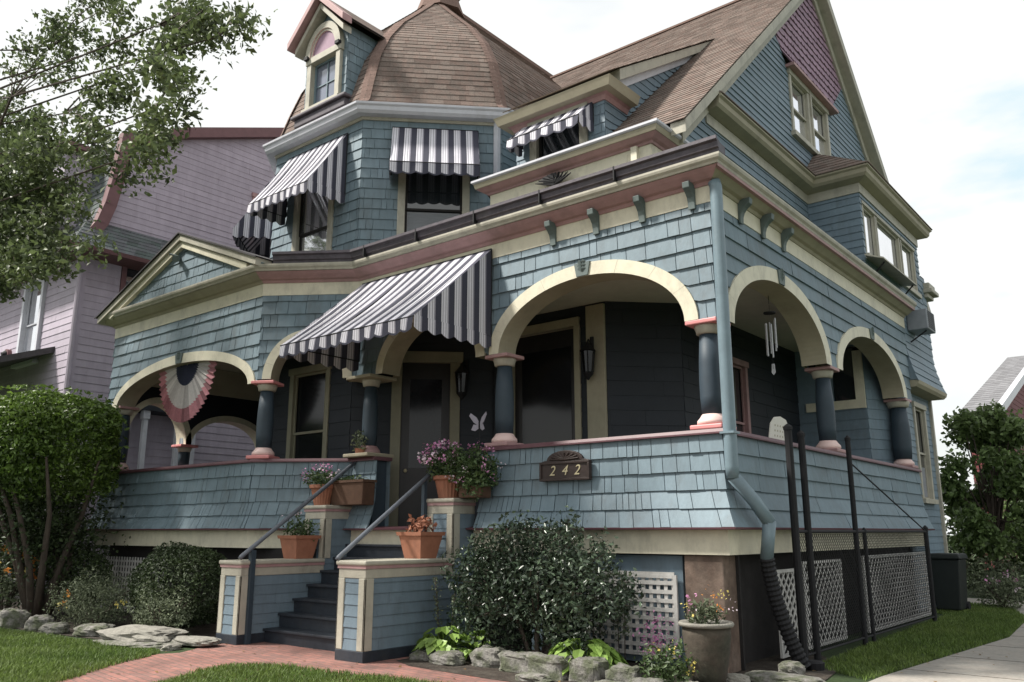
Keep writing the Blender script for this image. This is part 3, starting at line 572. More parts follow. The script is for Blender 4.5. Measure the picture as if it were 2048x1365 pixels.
# --- little pediment over the left porch
xa, za, hw, zb_ = -10.72, 7.40, 3.15, 6.2
pm = MB(); Pg = lambda u, v, n: (-7.37-u, -1.20-n, v)
courses(pm, Pg, 6.7, 6.24, 7.2, course=.2, wid=.2, lap=.022, seed=40, ulo=lambda v: 3.35-(7.2-v)/1.0*2.9 if v < 7.2 else 3.35, uhi=lambda v: 3.35+(7.2-v)/1.0*2.9)
pm.build('pediment_shingles', 'blue', H)
def rake(name, y0, y1, xl, zl, xr, zr, t, m, parent=None):   # a sloping board between two points, thickness t measured down
    b = MB(); b.prism([(xl, y0, zl), (xr, y0, zr), (xr, y0, zr-t), (xl, y0, zl-t)], (0, y1-y0, 0)); return b.build(name, m, parent or H, bevel=.01)
rake('rake_board', -1.34, -1.0, xa-hw-.05, 6.18, xa, za, .15, 'creamg'); rake('rake_board', -1.34, -1.0, xa+.001, za, xa+hw-.45, 6.34, .15, 'creamg')
rake('rake_trim', -1.29, -1.1, xa-hw+.40, 6.21, xa, za-.146, .14, 'cream'); rake('rake_trim', -1.29, -1.1, xa+.001, za-.146, xa+hw-.8, 6.31, .14, 'cream')
b = MB(); b.face([(xa-hw-.12, -1.38, 6.17), (xa, -1.38, za+.02), (xa, 3, za+.02), (xa-hw-.12, 3, 6.17)]); b.face([(xa, -1.38, za+.02), (xa+hw-.4, -1.38, 6.34), (xa+hw-.4, 3, 6.34), (xa, 3, za+.02)])
b.face([(xa-hw-.12, -1.38, 6.14), (xa, -1.38, za-.01), (xa, -1.38, za+.02), (xa-hw-.12, -1.38, 6.17)]); b.face([(xa, -1.38, za-.01), (xa+hw-.4, -1.38, 6.31), (xa+hw-.4, -1.38, 6.34), (xa, -1.38, za+.02)])
b.build('pediment_roof', 'porchroof', H)
b = MB(); b.tube([(-10.85, -1.22, 6.93), (-10.85, -1.30, 6.93)], .05, 8); b.tube([(-10.85, -1.24, 6.96), (-11.0, -1.36, 7.02)], .022, 8); b.tube([(-10.83, -1.24, 6.9), (-10.68, -1.4, 6.84)], [.03, .07], 10); b.build('floodlight', 'brack', H)
# --- lattice and pier under the porch (front right), dark boards behind
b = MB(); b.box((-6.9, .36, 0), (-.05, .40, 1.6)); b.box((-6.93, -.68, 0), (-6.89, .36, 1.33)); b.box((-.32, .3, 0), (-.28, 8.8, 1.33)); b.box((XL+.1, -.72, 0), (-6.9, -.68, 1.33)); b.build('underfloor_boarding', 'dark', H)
b = MB(); b.box((-3.0, .10, .03), (-.66, .16, 1.31)); b.build('blue_apron_board', 'bluec', H)
b = MB(); b.box((-.60, .03, 0), (-.09, .45, 1.325)); b.build('corner_pier', 'pier', H, bevel=.015)
def lattice(P_, u0, u1, z0, z1, st=.105, wd=.048, diag=False, name='lattice_panel', hole=None):
    b = MB()
    if not diag:
        u = u0
        while u < u1: pbox(b, P_, u, u+wd, z0, z1, .0, .012); u += st
        z = z0
        while z < z1: pbox(b, P_, u0, u1, z, z+wd, .013, .025); z += st
    else:
        h = z1-z0; u = u0-h
        while u < u1:
            for s_ in (0, 1):
                a0, a1 = u, u+h; za_, zc_ = (z0, z1) if s_ == 0 else (z1, z0); c0, c1 = max(a0, u0), min(a1, u1)
                if c1-c0 < .02: continue
                zz = lambda q: za_+(zc_-za_)*(q-a0)/(a1-a0); n0 = .0 if s_ == 0 else .013; hw_ = wd*.7
                q = [(c0, zz(c0)-hw_), (c1, zz(c1)-hw_), (c1, zz(c1)+hw_), (c0, zz(c0)+hw_)]; q = [(x, min(max(z, z0), z1)) for x, z in q]
                b.vf([P_(x, z, n0) for x, z in q]+[P_(x, z, n0+.012) for x, z in q], [(4,5,6,7),(0,1,5,4),(2,3,7,6)])
            u += st*1.3
    pbox(b, P_, u0-.03, u0+.02, z0, z1, .0, .03); pbox(b, P_, u1-.02, u1+.03, z0, z1, .0, .03); pbox(b, P_, u0+.02, u1-.02, z1-.04, z1, -.001, .031); pbox(b, P_, u0+.02, u1-.02, z0, z0+.04, -.001, .031)
    return b.build(name, 'lat', H)
lattice(lambda u, v, n: (-u, .05-n, v), .74, 2.6, .12, 1.08)
for y0, y1, za_, zc_ in ((1.35, 1.95, .05, 1.12), (2.25, 3.75, .06, 1.2), (4.85, 8.6, .05, 1.22)): lattice(Ps, 8.9-y1, 8.9-y0, za_, zc_, diag=True, st=.12, wd=.035)
b = MB()
for k in range(22): x = -11.2-k*.11; b.box((x-.02, -.8, .05), (x+.02, -.785, 1.1))
for k in range(9): b.box((XL+.1, -.784, .12+k*.11), (-11.15, -.77, .16+k*.11))
b.build('left_underporch_lattice', 'lat', H)
# ---------------- lower house walls seen through the porch
TA0, TA1, TB = (-9.95, .28), (-7.2, .28), (-5.3, 2.18)
low = MB()
Pta, Lta, _, _ = plane_P(TA1, TA0); Ptb, Ltb, _, _ = plane_P(TB, TA1)
DK = dict(course=.24, wid=1.2, lap=.02, clap=True)
courses(low, Pta, Lta, 1.6, 5.34, holes=[(.6, 1.8, 2.2, 4.65)], seed=50, **DK)
courses(low, Ptb, Ltb, 1.6, 5.34, holes=[(.75, 1.98, 1.62, 4.75)], seed=51, **DK)
wall(low, (-2.9, 2.0), (-5.3, 2.0), 1.6, 5.34, holes=[(.62, 2.0, 1.62, 5.0)], seed=52, **DK)
wall(low, (-2.0, 2.9), (-2.9, 2.0), 1.6, 5.34, seed=53, **DK); wall(low, (-2.0, 8.0), (-2.0, 2.9), 1.6, 5.34, seed=54, holes=[(2.6, 3.8, 2.4, 4.7)], **DK)
wall(low, (-9.95, .28), (-11.85, 2.18), 1.6, 5.34, seed=55, **DK); wall(low, (-11.85, 2.18), (-11.85, 5), 1.6, 5.34, seed=56, **DK)
wall(low, (-11.85, 4.5), (XL, 4.5), 1.6, 5.34, seed=57, **DK)
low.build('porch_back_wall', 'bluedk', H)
bw = MB(); wall(bw, (-.62, 8.0), (-2.0, 8.0), 1.6, 5.34, holes=[(0, .62, 4.15, 5.3)], seed=58, course=.2, wid=1.0, lap=.02, clap=True)
wall(bw, (-.2, 9.0), (-.62, 8.0), 1.6, 5.34, seed=59, course=.2, wid=.6, lap=.02, clap=True); bw.build('end_bay_wall', 'bluec', H)
Pbw = plane_P((-.62, 8.0), (-2.0, 8.0))[0]
b = MB(); pbox(b, Pbw, -.0, .5, 4.02, 4.2, 0, .05); pbox(b, Pbw, -.0, .18, 4.2, 5.2, 0, .05); pbox(b, Pbw, .18, 1.2, 4.02, 4.2, 0, .049); b.build('bay_window_trim', 'cream', H)
b = MB(); pbox(b, Pbw, .18, 1.2, 4.2, 5.3, -.06, -.04); b.build('bay_window_pane', 'glass', H)
window(H, Pta, .6, 1.8, 2.2, 4.65, g='glassd', m='oliv', fr=.12, proud=.04, label='tall porch window in the tower wall')
window(H, plane_P((-2.0, 8.0), (-2.0, 2.9))[0], 2.6, 3.8, 2.4, 4.7, m='pinkd', fr=.1, label='rose framed window inside the side porch')
# front door on the diagonal face
b = MB(); pbox(b, Ptb, .75, .93, 1.62, 4.75, -.1, .05); pbox(b, Ptb, 1.80, 1.98, 1.62, 4.75, -.1, .05); pbox(b, Ptb, .7, 2.03, 4.6, 4.8, -.1, .07); fd = b.build('door_frame', 'oliv', H, bevel=.01)
b = MB(); pbox(b, Ptb, .93, 1.80, 1.64, 4.6, -.1, -.05); dr = b.build('front_door', 'wood', H)
b = MB(); pbox(b, Ptb, 1.08, 1.65, 2.7, 4.3, -.049, -.045); b.build('door_pane', 'glassd', dr); b = MB(); b.lathe(Vector(Ptb(1.7, 2.65, -.02)), [(.02, -.03), (.035, 0), (.02, .03)], 10); b.build('door_knob', 'gold', dr, smooth=True)
# wide vestibule opening and its trim
Pev = plane_P((-2.9, 2.0), (-5.3, 2.0))[0]
b = MB(); pbox(b, Pev, .0, .36, 1.6, 5.3, 0, .06); pbox(b, Pev, .5, .62, 1.6, 5.1, -.1, .05); pbox(b, Pev, 2.0, 2.14, 1.6, 5.1, -.1, .05); pbox(b, Pev, .5, 2.14, 5.0, 5.15, -.1, .07); b.build('vestibule_trim', 'soffit', H, bevel=.01)
b = MB(); pbox(b, Pev, .62, 2.0, 1.62, 5.0, -.15, -.1); vd = b.build('vestibule_door', 'wood', H); b = MB(); pbox(b, Pev, .78, 1.84, 2.5, 4.7, -.099, -.094); b.build('door_pane', 'glassd', vd)
def lantern(x, y, z, label, s=1.0):
    t = thing('wall_lantern', label, 'lantern', (x, y, z), 'black lanterns beside the doors')
    b = MB(); b.tube([(x+.0, y+.12, z+.28*s), (x, y+.02, z+.34*s), (x, y-.02, z+.26*s)], .015, 6); b.tube([(x, y+.13, z+.1*s), (x, y+.13, z+.4*s)], .035, 8); b.build('bracket', 'blackm', t)
    b = MB(); b.lathe((x, y, z), [(.015, -.34*s), (.04, -.3*s), (.09, -.24*s), (.095, -.22*s)], 8); b.lathe((x, y, z), [(.14, .14*s), (.11, .18*s), (.05, .25*s), (.015, .3*s)], 8)
    for k in range(6): a = PI*k/3; b.tube([(x+.09*math.cos(a), y+.09*math.sin(a), z-.22*s), (x+.125*math.cos(a), y+.125*math.sin(a), z+.14*s)], .008, 5)
    b.build('cage', 'blackm', t); b = MB(); b.lathe((x, y, z), [(.075, -.21*s), (.11, .13*s)], 8); b.build('pane', 'glassd', t)
lantern(-3.13, 1.8, 4.35, 'black lantern on the cream corner board seen through the big front arch'); lantern(-5.7, 1.55, 4.25, 'black lantern just right of the front door, under the entrance awning')
# ---------------- tower, second storey
tw = MB(); TZ0, TZ1 = 5.9, 9.36
TK = dict(course=.205, wid=.19, lap=.026, gap=.007, jit=.003)
hA = (.62, 1.95, 6.5, 8.2); hB = (.68, 2.05, 6.3, 8.5)
courses(tw, Pta, Lta, TZ0, TZ1, holes=[(.75, 2.0, 6.2, 8.9)], seed=60, mit=(.41, .41), **TK)
courses(tw, Ptb, Ltb, TZ0, TZ1, holes=[(.62, 1.98, 6.2, 8.9)], seed=61, mit=(.41, .41), **TK)
Ptc, Ltc, _, _ = plane_P((-5.3, 7.0), TB); courses(tw, Ptc, Ltc, TZ0, TZ1, seed=62, course=.15, wid=1.2, lap=.02, clap=True, mit=(0, .41))
Ptd, Ltd, _, _ = plane_P((-9.95, .28), (-11.85, 2.18)); courses(tw, Ptd, Ltd, TZ0, TZ1, seed=63, mit=(.41, .41), holes=[(.6, 2.0, 6.2, 8.9)], **TK)
Pte, Lte, _, _ = plane_P((-11.85, 2.18), (-11.85, 8)); courses(tw, Pte, Lte, TZ0, TZ1, seed=64, mit=(.41, 0), **TK)
tw.build('tower_wall', 'blue', H)
window(H, Pta, .75, 2.0, 6.2, 8.9, m='creamg', g='glassm', split=.46, label='tower front window mirroring the white sky', sashm='dark', fr=.14)
window(H, Ptb, .62, 1.98, 6.2, 8.9, m='creamg', g='glass', split=.52, label='tower corner window with a pale blind', curtain=.5, sashm='dark', fr=.14)
window(H, Ptd, .6, 2.0, 6.2, 8.9, m='creamg', sashm='dark')
awning(H, Pta, .42, 2.28, 9.2, 1.28, .88, n=9, label='striped awning over the tower front window', val=.22)
awning(H, Ptb, .47, 2.12, 9.22, .98, .62, n=7, label='striped awning over the tower corner window', val=.24)
awning(H, Ptd, .42, 2.2, 9.2, 1.28, .88, n=8, label='striped awning on the far left tower face', val=.22)
TG = [(-5.3, 9.0), TB, TA1, TA0, (-11.85, 2.18), (-11.85, 9)]
b = MB(); sweep(b, TG, [(0, 9.35), (.04, 9.35), (.06, 9.40), (0, 9.42)]); b.build('tower_bed_moulding', 'creamg', H)
b = MB(); sweep(b, TG, [(-.02, 9.40), (.20, 9.41), (.25, 9.46), (.265, 9.53), (.30, 9.56), (.305, 9.60), (.28, 9.60), (.26, 9.56), (-.02, 9.54)]); b.build('tower_gutter', 'white', H)
# ds on tower
b = MB(); q = Vector(Ptb(.1, 0, .05)); b.box((q.x-.05, q.y-.05, 6.6), (q.x+.05, q.y+.05, 9.42)); b.build('tower_downspout', 'white', H, bevel=.008)
# tower roof: convex profile over apothem distance from the eave
PR = [(-.22, 9.56), (.0, 9.78), (.17, 10.36), (.38, 10.98), (.76, 11.65), (1.36, 12.40), (2.02, 13.06), (2.68, 13.73), (3.25, 14.35)]
arc = [0]
for i in range(1, len(PR)): arc.append(arc[-1]+math.hypot(PR[i][0]-PR[i-1][0], PR[i][1]-PR[i-1][1]))
def prof(s):
    for i in range(1, len(PR)):
        if s <= arc[i] or i == len(PR)-1:
            t = (s-arc[i-1])/(arc[i]-arc[i-1]); a, c = PR[i-1], PR[i]; tx, tz = (c[0]-a[0])/(arc[i]-arc[i-1]), (c[1]-a[1])/(arc[i]-arc[i-1]); return a[0]+(c[0]-a[0])*t, a[1]+(c[1]-a[1])*t, tx, tz
T225 = math.tan(R(22.5))
def roofP(p0, p1):
    P_, L, d, n = plane_P(p0, p1)
    def P2(u, v, t): a, z, tx, tz = prof(v); q = P_(u, 0, -a); return (q[0]+n.x*tz*t, q[1]+n.y*tz*t, z+tx*t)
    return P2, L
tr = MB(); SL = arc[-1]-.03
for p0, p1, e0, e1, sd_ in ((TA1, TA0, T225, T225, 70), (TB, TA1, T225, T225, 71), (TA0, (-11.85, 2.18), T225, T225, 72)):
    P2, L = roofP(p0, p1); courses(tr, P2, L+.4, 0, SL, course=.14, wid=.26, lap=.013, gap=.004, jit=.004, ulo=lambda v: prof(v)[0]*T225, uhi=lambda v, L=L: L-prof(v)[0]*T225, seed=sd_, top_n=.003)
for p0, p1, sd_, flip in (((-5.3, 10.0), TB, 73, 0), ((-11.85, 2.18), (-11.85, 10.0), 74, 1)):
    P2, L = roofP(p0, p1)
    if not flip: courses(tr, P2, L+.4, 0, SL, course=.14, wid=.26, lap=.013, gap=.004, jit=.004, uhi=lambda v, L=L: L-prof(v)[0]*T225, seed=sd_, top_n=.003)
    else: courses(tr, P2, L, 0, SL, course=.14, wid=.26, lap=.013, gap=.004, jit=.004, ulo=lambda v: prof(v)[0]*T225, seed=sd_, top_n=.003)
# ulo at u<0 : eave overhang corners
tr.build('tower_roof', 'roof', H)
hc = MB()
for c, (dx, dy) in ((TB, (-3.32, 1.375)), (TA1, (-1.375, 3.32)), (TA0, (1.375, 3.32)), ((-11.85, 2.18), (3.32, 1.375))):
    d = Vector((dx, dy)).normalized(); pp_ = Vector((-d.y, d.x)); s_ = 0; r_ = random.Random(3)
    while s_ < SL-.15:
        a0, z0_, tx, tz = prof(s_); a1, z1_, _, _ = prof(min(s_+.118, SL)); k = 1/math.cos(R(22.5)); w_ = .12; nx = .03
        A = Vector((c[0], c[1]))+d*a0*k; B = Vector((c[0], c[1]))+d*a1*k; dz = -w_*.17
        hc.face([(A.x+pp_.x*w_, A.y+pp_.y*w_, z0_+.022+dz), (A.x, A.y, z0_+.028), (B.x, B.y, z1_+.024), (B.x+pp_.x*w_, B.y+pp_.y*w_, z1_+.014+dz)])
        hc.face([(A.x, A.y, z0_+.028), (A.x-pp_.x*w_, A.y-pp_.y*w_, z0_+.022+dz), (B.x-pp_.x*w_, B.y-pp_.y*w_, z1_+.014+dz), (B.x, B.y, z1_+.024)])
        s_ += .11
hc.build('hip_cap', 'roofh', H)
b = MB(); b.lathe((-8.58, 3.7, 13.95), [(.62, 0), (.5, .35), (.42, .6), (.62, .7), (.3, .9), (.08, 1.4)], 8); b.build('roof_finial', 'roofh', H)
b = MB(); b.box((-8.65, 3.7, 14.32), (-8.5, 10, 14.42)); b.build('tower_ridge', 'roofh', H)
# --- dormer on the tower front
dx0, dx1, dyf, dzb, dze, dza = -9.02, -7.70, .22, 9.9, 11.35, 12.25; dc = (dx0+dx1)/2
b = MB(); Pdf = lambda u, v, n: (dx1-u, dyf-n, v); W_ = dx1-dx0
aw_, ah_, asp = .47, .62, 11.15
courses(b, lambda u, v, n: (dx1+n, 2.2-u, v), 2.2-dyf, dzb-.3, dze+.24, course=.2, wid=.18, lap=.018, gap=.006, seed=80)
courses(b, lambda u, v, n: (dx0-n, dyf+u, v), 2.2-dyf, dzb-.3, dze+.1, course=.2, wid=.18, lap=.018, gap=.006, seed=81)
courses(b, Pdf, W_, dzb, dza-.1, course=.2, wid=.15, lap=.015, gap=.006, seed=82, holes=[(.16, 1.16, 9.9, 11.18)], lo=lambda u: (11.15+.62*math.sqrt(max(0, 1-((u-W_/2)/.5)**2))) if abs(u-W_/2) < .5 and False else 0, hi=lambda u: dze+.08+(dza-dze-.1)*(1-abs(u-W_/2)/(W_/2)))
dm = b.build('dormer_wall', 'blue', H)
dw = window(H, Pdf, .13, W_-.13, 9.98, 11.2, m='creamg', g='glassb', split=0, mun=1, fr=.13, proud=.09, label='small dormer window with an arched top', sashm='downg')
b = MB(); archband(b, Pdf, W_/2, .56, .66, .42, .52, 11.2, proud=.13, thick=0, seg=20); archband(b, Pdf, W_/2, .42, .52, .37, .47, 11.2, proud=.10, thick=0, seg=20); b.build('arch_moulding', ['creamg', 'pinkp'], dw)
b = MB(); b.face([Pdf(W_/2-.42*math.cos(PI*i/16), 11.2+.52*math.sin(PI*i/16), .07) for i in range(17)]); b.build('tympanum', 'mauve', dw)
b = MB()
for u in (.10, W_-.22): pbox(b, Pdf, u, u+.12, 11.17, 11.24, .09, .17)
b.build('moulding_block', 'blackm', dw)
b = MB(); pbox(b, Pdf, -.14, W_+.14, 9.72, 9.9, .0, .14); pbox(b, Pdf, -.2, W_+.2, 9.9, 9.97, 0, .2); b.build('dormer_sill', 'gutd', H, bevel=.02)
def gable_roof(name, x0, x1, xc, ze, za, yf, yb, mp, mr, bt=.16):
    b = MB(); b.face([(x0, yf, ze), (xc, yf, za), (xc, yb, za), (x0, yb, ze)]); b.face([(xc, yf, za), (x1, yf, ze), (x1, yb, ze), (xc, yb, za)])
    b.face([(x0, yf, ze-.05), (xc, yf, za-.05), (xc, yb, za-.05), (x0, yb, ze-.05)]); b.face([(xc, yf, za-.05), (x1, yf, ze-.05), (x1, yb, ze-.05), (xc, yb, za-.05)]); b.build(name, mp, H)
    rake('dormer_rake', yf-.02, yf+.22, x0-.02, ze+.01, xc, za+.01, bt, mr); rake('dormer_rake', yf-.02, yf+.22, xc+.001, za+.01, x1+.02, ze+.01, bt, mr)
gable_roof('dormer_roof', dx0-.22, dx1+.22, dc, 11.60, 12.46, -.12, 2.3, 'roof', 'pinkd')
rake('dormer_frieze', -.02, .2, dx0-.12, 11.46, dc, 12.27, .14, 'creamg'); rake('dormer_frieze', -.02, .2, dc+.001, 12.27, dx1+.12, 11.46, .14, 'creamg')
# ---------------- main block: gable wall on the side
XG = -1.0; YR, ZR = 7.88, 13.98; SLP = .932
Pg2 = lambda u, v, n: (XG+n, 15-u, v)      # u = 15-y
UR = 15-YR
gm = MB(); ul = lambda v: UR-(ZR-.12-v)/SLP; uh = lambda v: UR+(ZR-.12-v)/SLP
blo = lambda u: 10.85+max(0, (5.98-(15-u)))*.97 if (15-u) < 6 else (10.85+max(0, (15-u)-8.55)*.97)
gw = [(15-8.3, 15-6.05, 9.32, 10.75)]
courses(gm, Pg2, 15, 8.3, ZR-.15, course=.135, wid=1.6, lap=.024, clap=True, ulo=ul, uhi=uh, hi=lambda u: blo(u), holes=gw, seed=90)
courses(gm, Pg2, 15, 6.2, 7.42, course=.135, wid=1.6, lap=.024, clap=True, ulo=ul, uhi=lambda v: 12.8, seed=91); courses(gm, Pg2, 15, 7.42, 8.3, course=.135, wid=1.6, lap=.024, clap=True, ulo=ul, uhi=uh, seed=93)
gm.box((-1.25, 1.93, 5.9), (-1.0, 2.3, 7.5)); gm.build('gable_wall', 'bluec', H)
gs = MB(); courses(gs, Pg2, 15, 10.8, ZR-.15, course=.17, wid=.19, lap=.03, gap=.004, jit=0, ulo=ul, uhi=uh, lo=blo, scallop=.075, depth=lambda v: .16*max(0, (11.15-v)/.35)**1.5 if v < 11.15 else 0, seed=92)
gs.build('gable_scallops', 'mauve', H)
b = MB(); pbox(b, Pg2, 15-8.6, 15-5.95, 10.765, 10.83, 0, .2); b.build('scallop_ledge', 'pinkd', H)
Pw = lambda u, v, n: (XG+n, 15-u, v)
window(H, Pw, 15-7.14, 15-6.05, 9.32, 10.76, m='creamg', split=.5, fr=.10, g='glassm', label='gable window, the one nearer the street', sashm='creamg'); window(H, Pw, 15-8.3, 15-7.21, 9.32, 10.76, m='creamg', split=.5, fr=.10, g='glassm', label='gable window, the one farther from the street')
b = MB(); pbox(b, Pw, 15-7.21, 15-7.14, 9.32, 10.76, 0, .08); b.build('window_mullion', 'creamg', H)
# main roof
XO = -.72; DXR = -2.3; DL = -4.05
def roofplane(name, y0, z0, y1, z1, x0, x1, m, sgn, seed):
    L = math.hypot(y1-y0, z1-z0); ty, tz = (y1-y0)/L, (z1-z0)/L; nv = Vector((0, -tz*sgn, ty*sgn)) if sgn > 0 else Vector((0, tz, -ty))
    if nv.z < 0: nv = -nv
    b = MB(); courses(b, lambda u, v, n: (x1-u, y0+ty*v+nv.y*n, z0+tz*v+nv.z*n), x1-x0, 0, L, course=.14, wid=.3, lap=.014, gap=.004, jit=.004, seed=seed, top_n=.003); return b.build(name, m, H)
roofplane('main_roof', .86, ZR+.05-(YR-.86)*SLP, YR, ZR+.05, DXR, XO, 'roof', 1, 95); roofplane('valley_roof', 3.35, ZR+.05-(YR-3.35)*SLP, 5.25, ZR+.05-(YR-5.25)*SLP, -5.6, DL-.1, 'roof', 1, 97); roofplane('upper_main_roof', 5.2, ZR+.05-(YR-5.2)*SLP, YR, ZR+.05, -11, DXR, 'roof', 1, 96)
b = MB(); b.face([(XO, YR, ZR+.05), (XO, 15.2, ZR+.05-(15.2-YR)*SLP), (-11, 15.2, ZR+.05-(15.2-YR)*SLP), (-11, YR, ZR+.05)]); b.build('rear_roof', 'roof', H)
b = MB(); b.box((-11, YR-.08, ZR+.03), (XO, YR+.08, ZR+.08)); b.build('main_ridge', 'roofh', H)
def rakex(name, x0, x1, y0, z0, y1, z1, t, m): b = MB(); b.prism([(x0, y0, z0), (x0, y1, z1), (x0, y1, z1-t), (x0, y0, z0-t)], (x1-x0, 0, 0)); return b.build(name, m, H, bevel=.01)
rakex('gable_rake', XO-.0, XG+.02, .9, ZR+.02-(YR-.9)*SLP, YR, ZR+.02, .2, 'creamg'); rakex('gable_rake', XO, XG+.02, 15, ZR+.02-(15-YR)*SLP, YR+.001, ZR+.02, .24, 'creamg')
rakex('rake_frieze', XG+.07, XG-.02, 1.2, ZR-.22-(YR-1.2)*SLP, YR, ZR-.22, .24, 'creamg'); rakex('rake_frieze', XG+.07, XG-.02, 14.8, ZR-.22-(14.8-YR)*SLP, YR+.001, ZR-.22, .26, 'creamg')
# pent eave round the gable and the side bay
BP = [(-1, 10.75), (0, 10.75), (0, 6.6), (-1, 6.6), (-1, 2.12)]
b = MB(); sweep(b, BP, [(0, 8.0), (.04, 8.0), (.04, 8.2), (0, 8.2)]); b.build('pent_frieze', 'creamg', H)
b = MB(); sweep(b, BP, [(0, 8.19), (.06, 8.19), (.22, 8.24), (.26, 8.29), (.27, 8.37), (.31, 8.40), (.31, 8.43), (0, 8.62)]); b.build('pent_eave', 'soffit', H)
b = MB(); sweep(b, BP, [(.0, 8.63), (.315, 8.435), (.33, 8.44), (.33, 8.455), (0, 8.66)]); b.build('pent_roofing', 'roof', H)
b = MB(); br = [(.3, 6.3, 8.45), (.3, 11.05, 8.45)]; t0, t1 = (-.98, 7.3, 9.36), (-.98, 10.2, 9.36)
def slopecourse(mb, a, b_, c, d, seed, nrow=9):   # quad a-b (eave) up to d-c in lapped rows
    A, B, C_, D = map(Vector, (a, b_, c, d)); nv = (B-A).cross(D-A).normalized(); nv = nv if nv.z > 0 else -nv; r_ = random.Random(seed)
    for i in range(nrow):
        t0_, t1_ = i/nrow, (i+1)/nrow; n_ = max(2, int((B-A).length/.3))
        for k in range(n_):
            s0, s1 = k/n_, (k+1)/n_; f = lambda s, t: (A+(B-A)*s)*(1-t)+(D+(C_-D)*s)*t
            mb.vf([f(s0, t0_)+nv*.014, f(s1, t0_)+nv*.014, f(s1, t1_)+nv*.003, f(s0, t1_)+nv*.003, f(s0, t0_), f(s1, t0_)], [(0,1,2,3),(4,5,1,0)])
slopecourse(b, br[1], br[0], t0, t1, 1); slopecourse(b, br[0], (-1, 6.3, 8.45), (-1, 7.3, 9.37), t0, 2); slopecourse(b, (-1, 11.05, 8.45), br[1], t1, (-1, 10.2, 9.37), 3); b.build('bay_roof', 'roof', H)
# side bay walls
bb = MB(); BK = dict(course=.145, wid=1.3, lap=.022, clap=True)
Pbs, Lbs, _, _ = plane_P((0, 10.75), (0, 6.6)); bh = (Lbs-4.0, Lbs-.1, 6.7, 7.86)
courses(bb, Pbs, Lbs, 5.9, 8.05, holes=[(.30, 4.03, 6.72, 7.86)], seed=100, mit=(1, 1), **BK)
wall(bb, (0, 6.6), (-1, 6.6), 5.9, 8.05, seed=101, mit=(1, 0), **BK); wall(bb, (-1, 10.75), (0, 10.75), 5.9, 8.05, seed=102, mit=(0, 1), **BK)
bb.build('side_bay_wall', 'bluec', H)
for y0, y1, lb in ((6.72, 7.55, 'narrow side bay window nearest the street'), (7.58, 9.25, 'wide middle window of the side bay'), (9.35, 10.42, 'side bay window farthest from the street')):
    window(H, Pbs, 10.75-y1, 10.75-y0, 6.72, 7.86, m='creamg', split=0, fr=.055, proud=.02, g='glassm', label=lb)
# hinged storm hood under the bay windows
b = MB(); b.prism([(.05, 6.45, 6.68), (.34, 6.6, 6.60), (.34, 8.95, 6.60), (.05, 9.1, 6.68)], (0, 0, .03)); wh = b.build('window_hood', 'creamg', H)
b = MB()
for y in (6.8, 8.8): b = MB(); b.tube([(.02, y, 6.3), (.30, y, 6.59)], .016, 6); b.build('hood_bracket', 'blackm', wh)
# rear part of the house beyond the porch
rb = MB(); fl2 = lambda v: .17*max(0, (5.4-v)/.8)**1.5 if v < 5.4 else 0
wall(rb, (0, 11.15), (0, 8.9), 4.62, 6.7, course=.17, wid=.9, lap=.022, clap=True, depth=fl2, mit=(1, 0), seed=110)
wall(rb, (0, 11.15), (0, 10.76), 6.7, 7.3, course=.17, wid=.9, lap=.022, clap=True, seed=111)
wall(rb, (-4, 11.15), (0, 11.15), 4.62, 7.3, course=.17, wid=1.2, lap=.022, clap=True, depth=fl2, mit=(0, 1), seed=112)
rb.prism([(0, 8.905, 4.64), (.17, 8.905, 4.64), (.06, 8.905, 5.0), (0, 8.905, 5.4)], (0, .02, 0)); rb.build('rear_upper_wall', 'bluec', H)
rl = MB(); wall(rl, (-.2, 11.2), (-.2, 8.6), .1, 4.66, course=.14, wid=1.4, lap=.02, clap=True, holes=[(.55, 1.5, 2.2, 4.3)], seed=113); wall(rl, (-4, 11.2), (-.2, 11.2), .1, 4.66, course=.14, wid=1.4, lap=.02, clap=True, seed=114); rl.build('rear_lower_wall', 'bluec', H)
b = MB(); b.box((-.22, 11.13, .1), (-.13, 11.23, 4.6)); b.build('corner_board', 'creamg', H)
b = MB(); sweep(b, [(-3, 11.15), (0, 11.15), (0, 8.92)], [(-.2, 4.48), (.12, 4.5), (.17, 4.56), (.185, 4.63), (0, 4.64)]); b.build('flare_soffit', 'soffit', H)
window(H, plane_P((-.2, 11.2), (-.2, 8.6))[0], .55, 1.5, 2.2, 4.3, m='creamg', split=.5, fr=.1, curtain=.35, label='lower side window behind the porch end')
b = MB(); b.box((-.5, 10.95, 6.95), (.2, 11.6, 7.05)); b.box((-.5, 11.0, 6.85), (.1, 11.5, 6.95)); b.box((-.6, 11.0, 7.05), (.14, 11.55, 7.2)); b.build('rear_eave', 'creamg', H, bevel=.02)
b = MB(); b.box((-4, 10.9, 7.3), (0, 11.2, 7.35)); b.build('rear_flat_roof', 'porchroof', H)
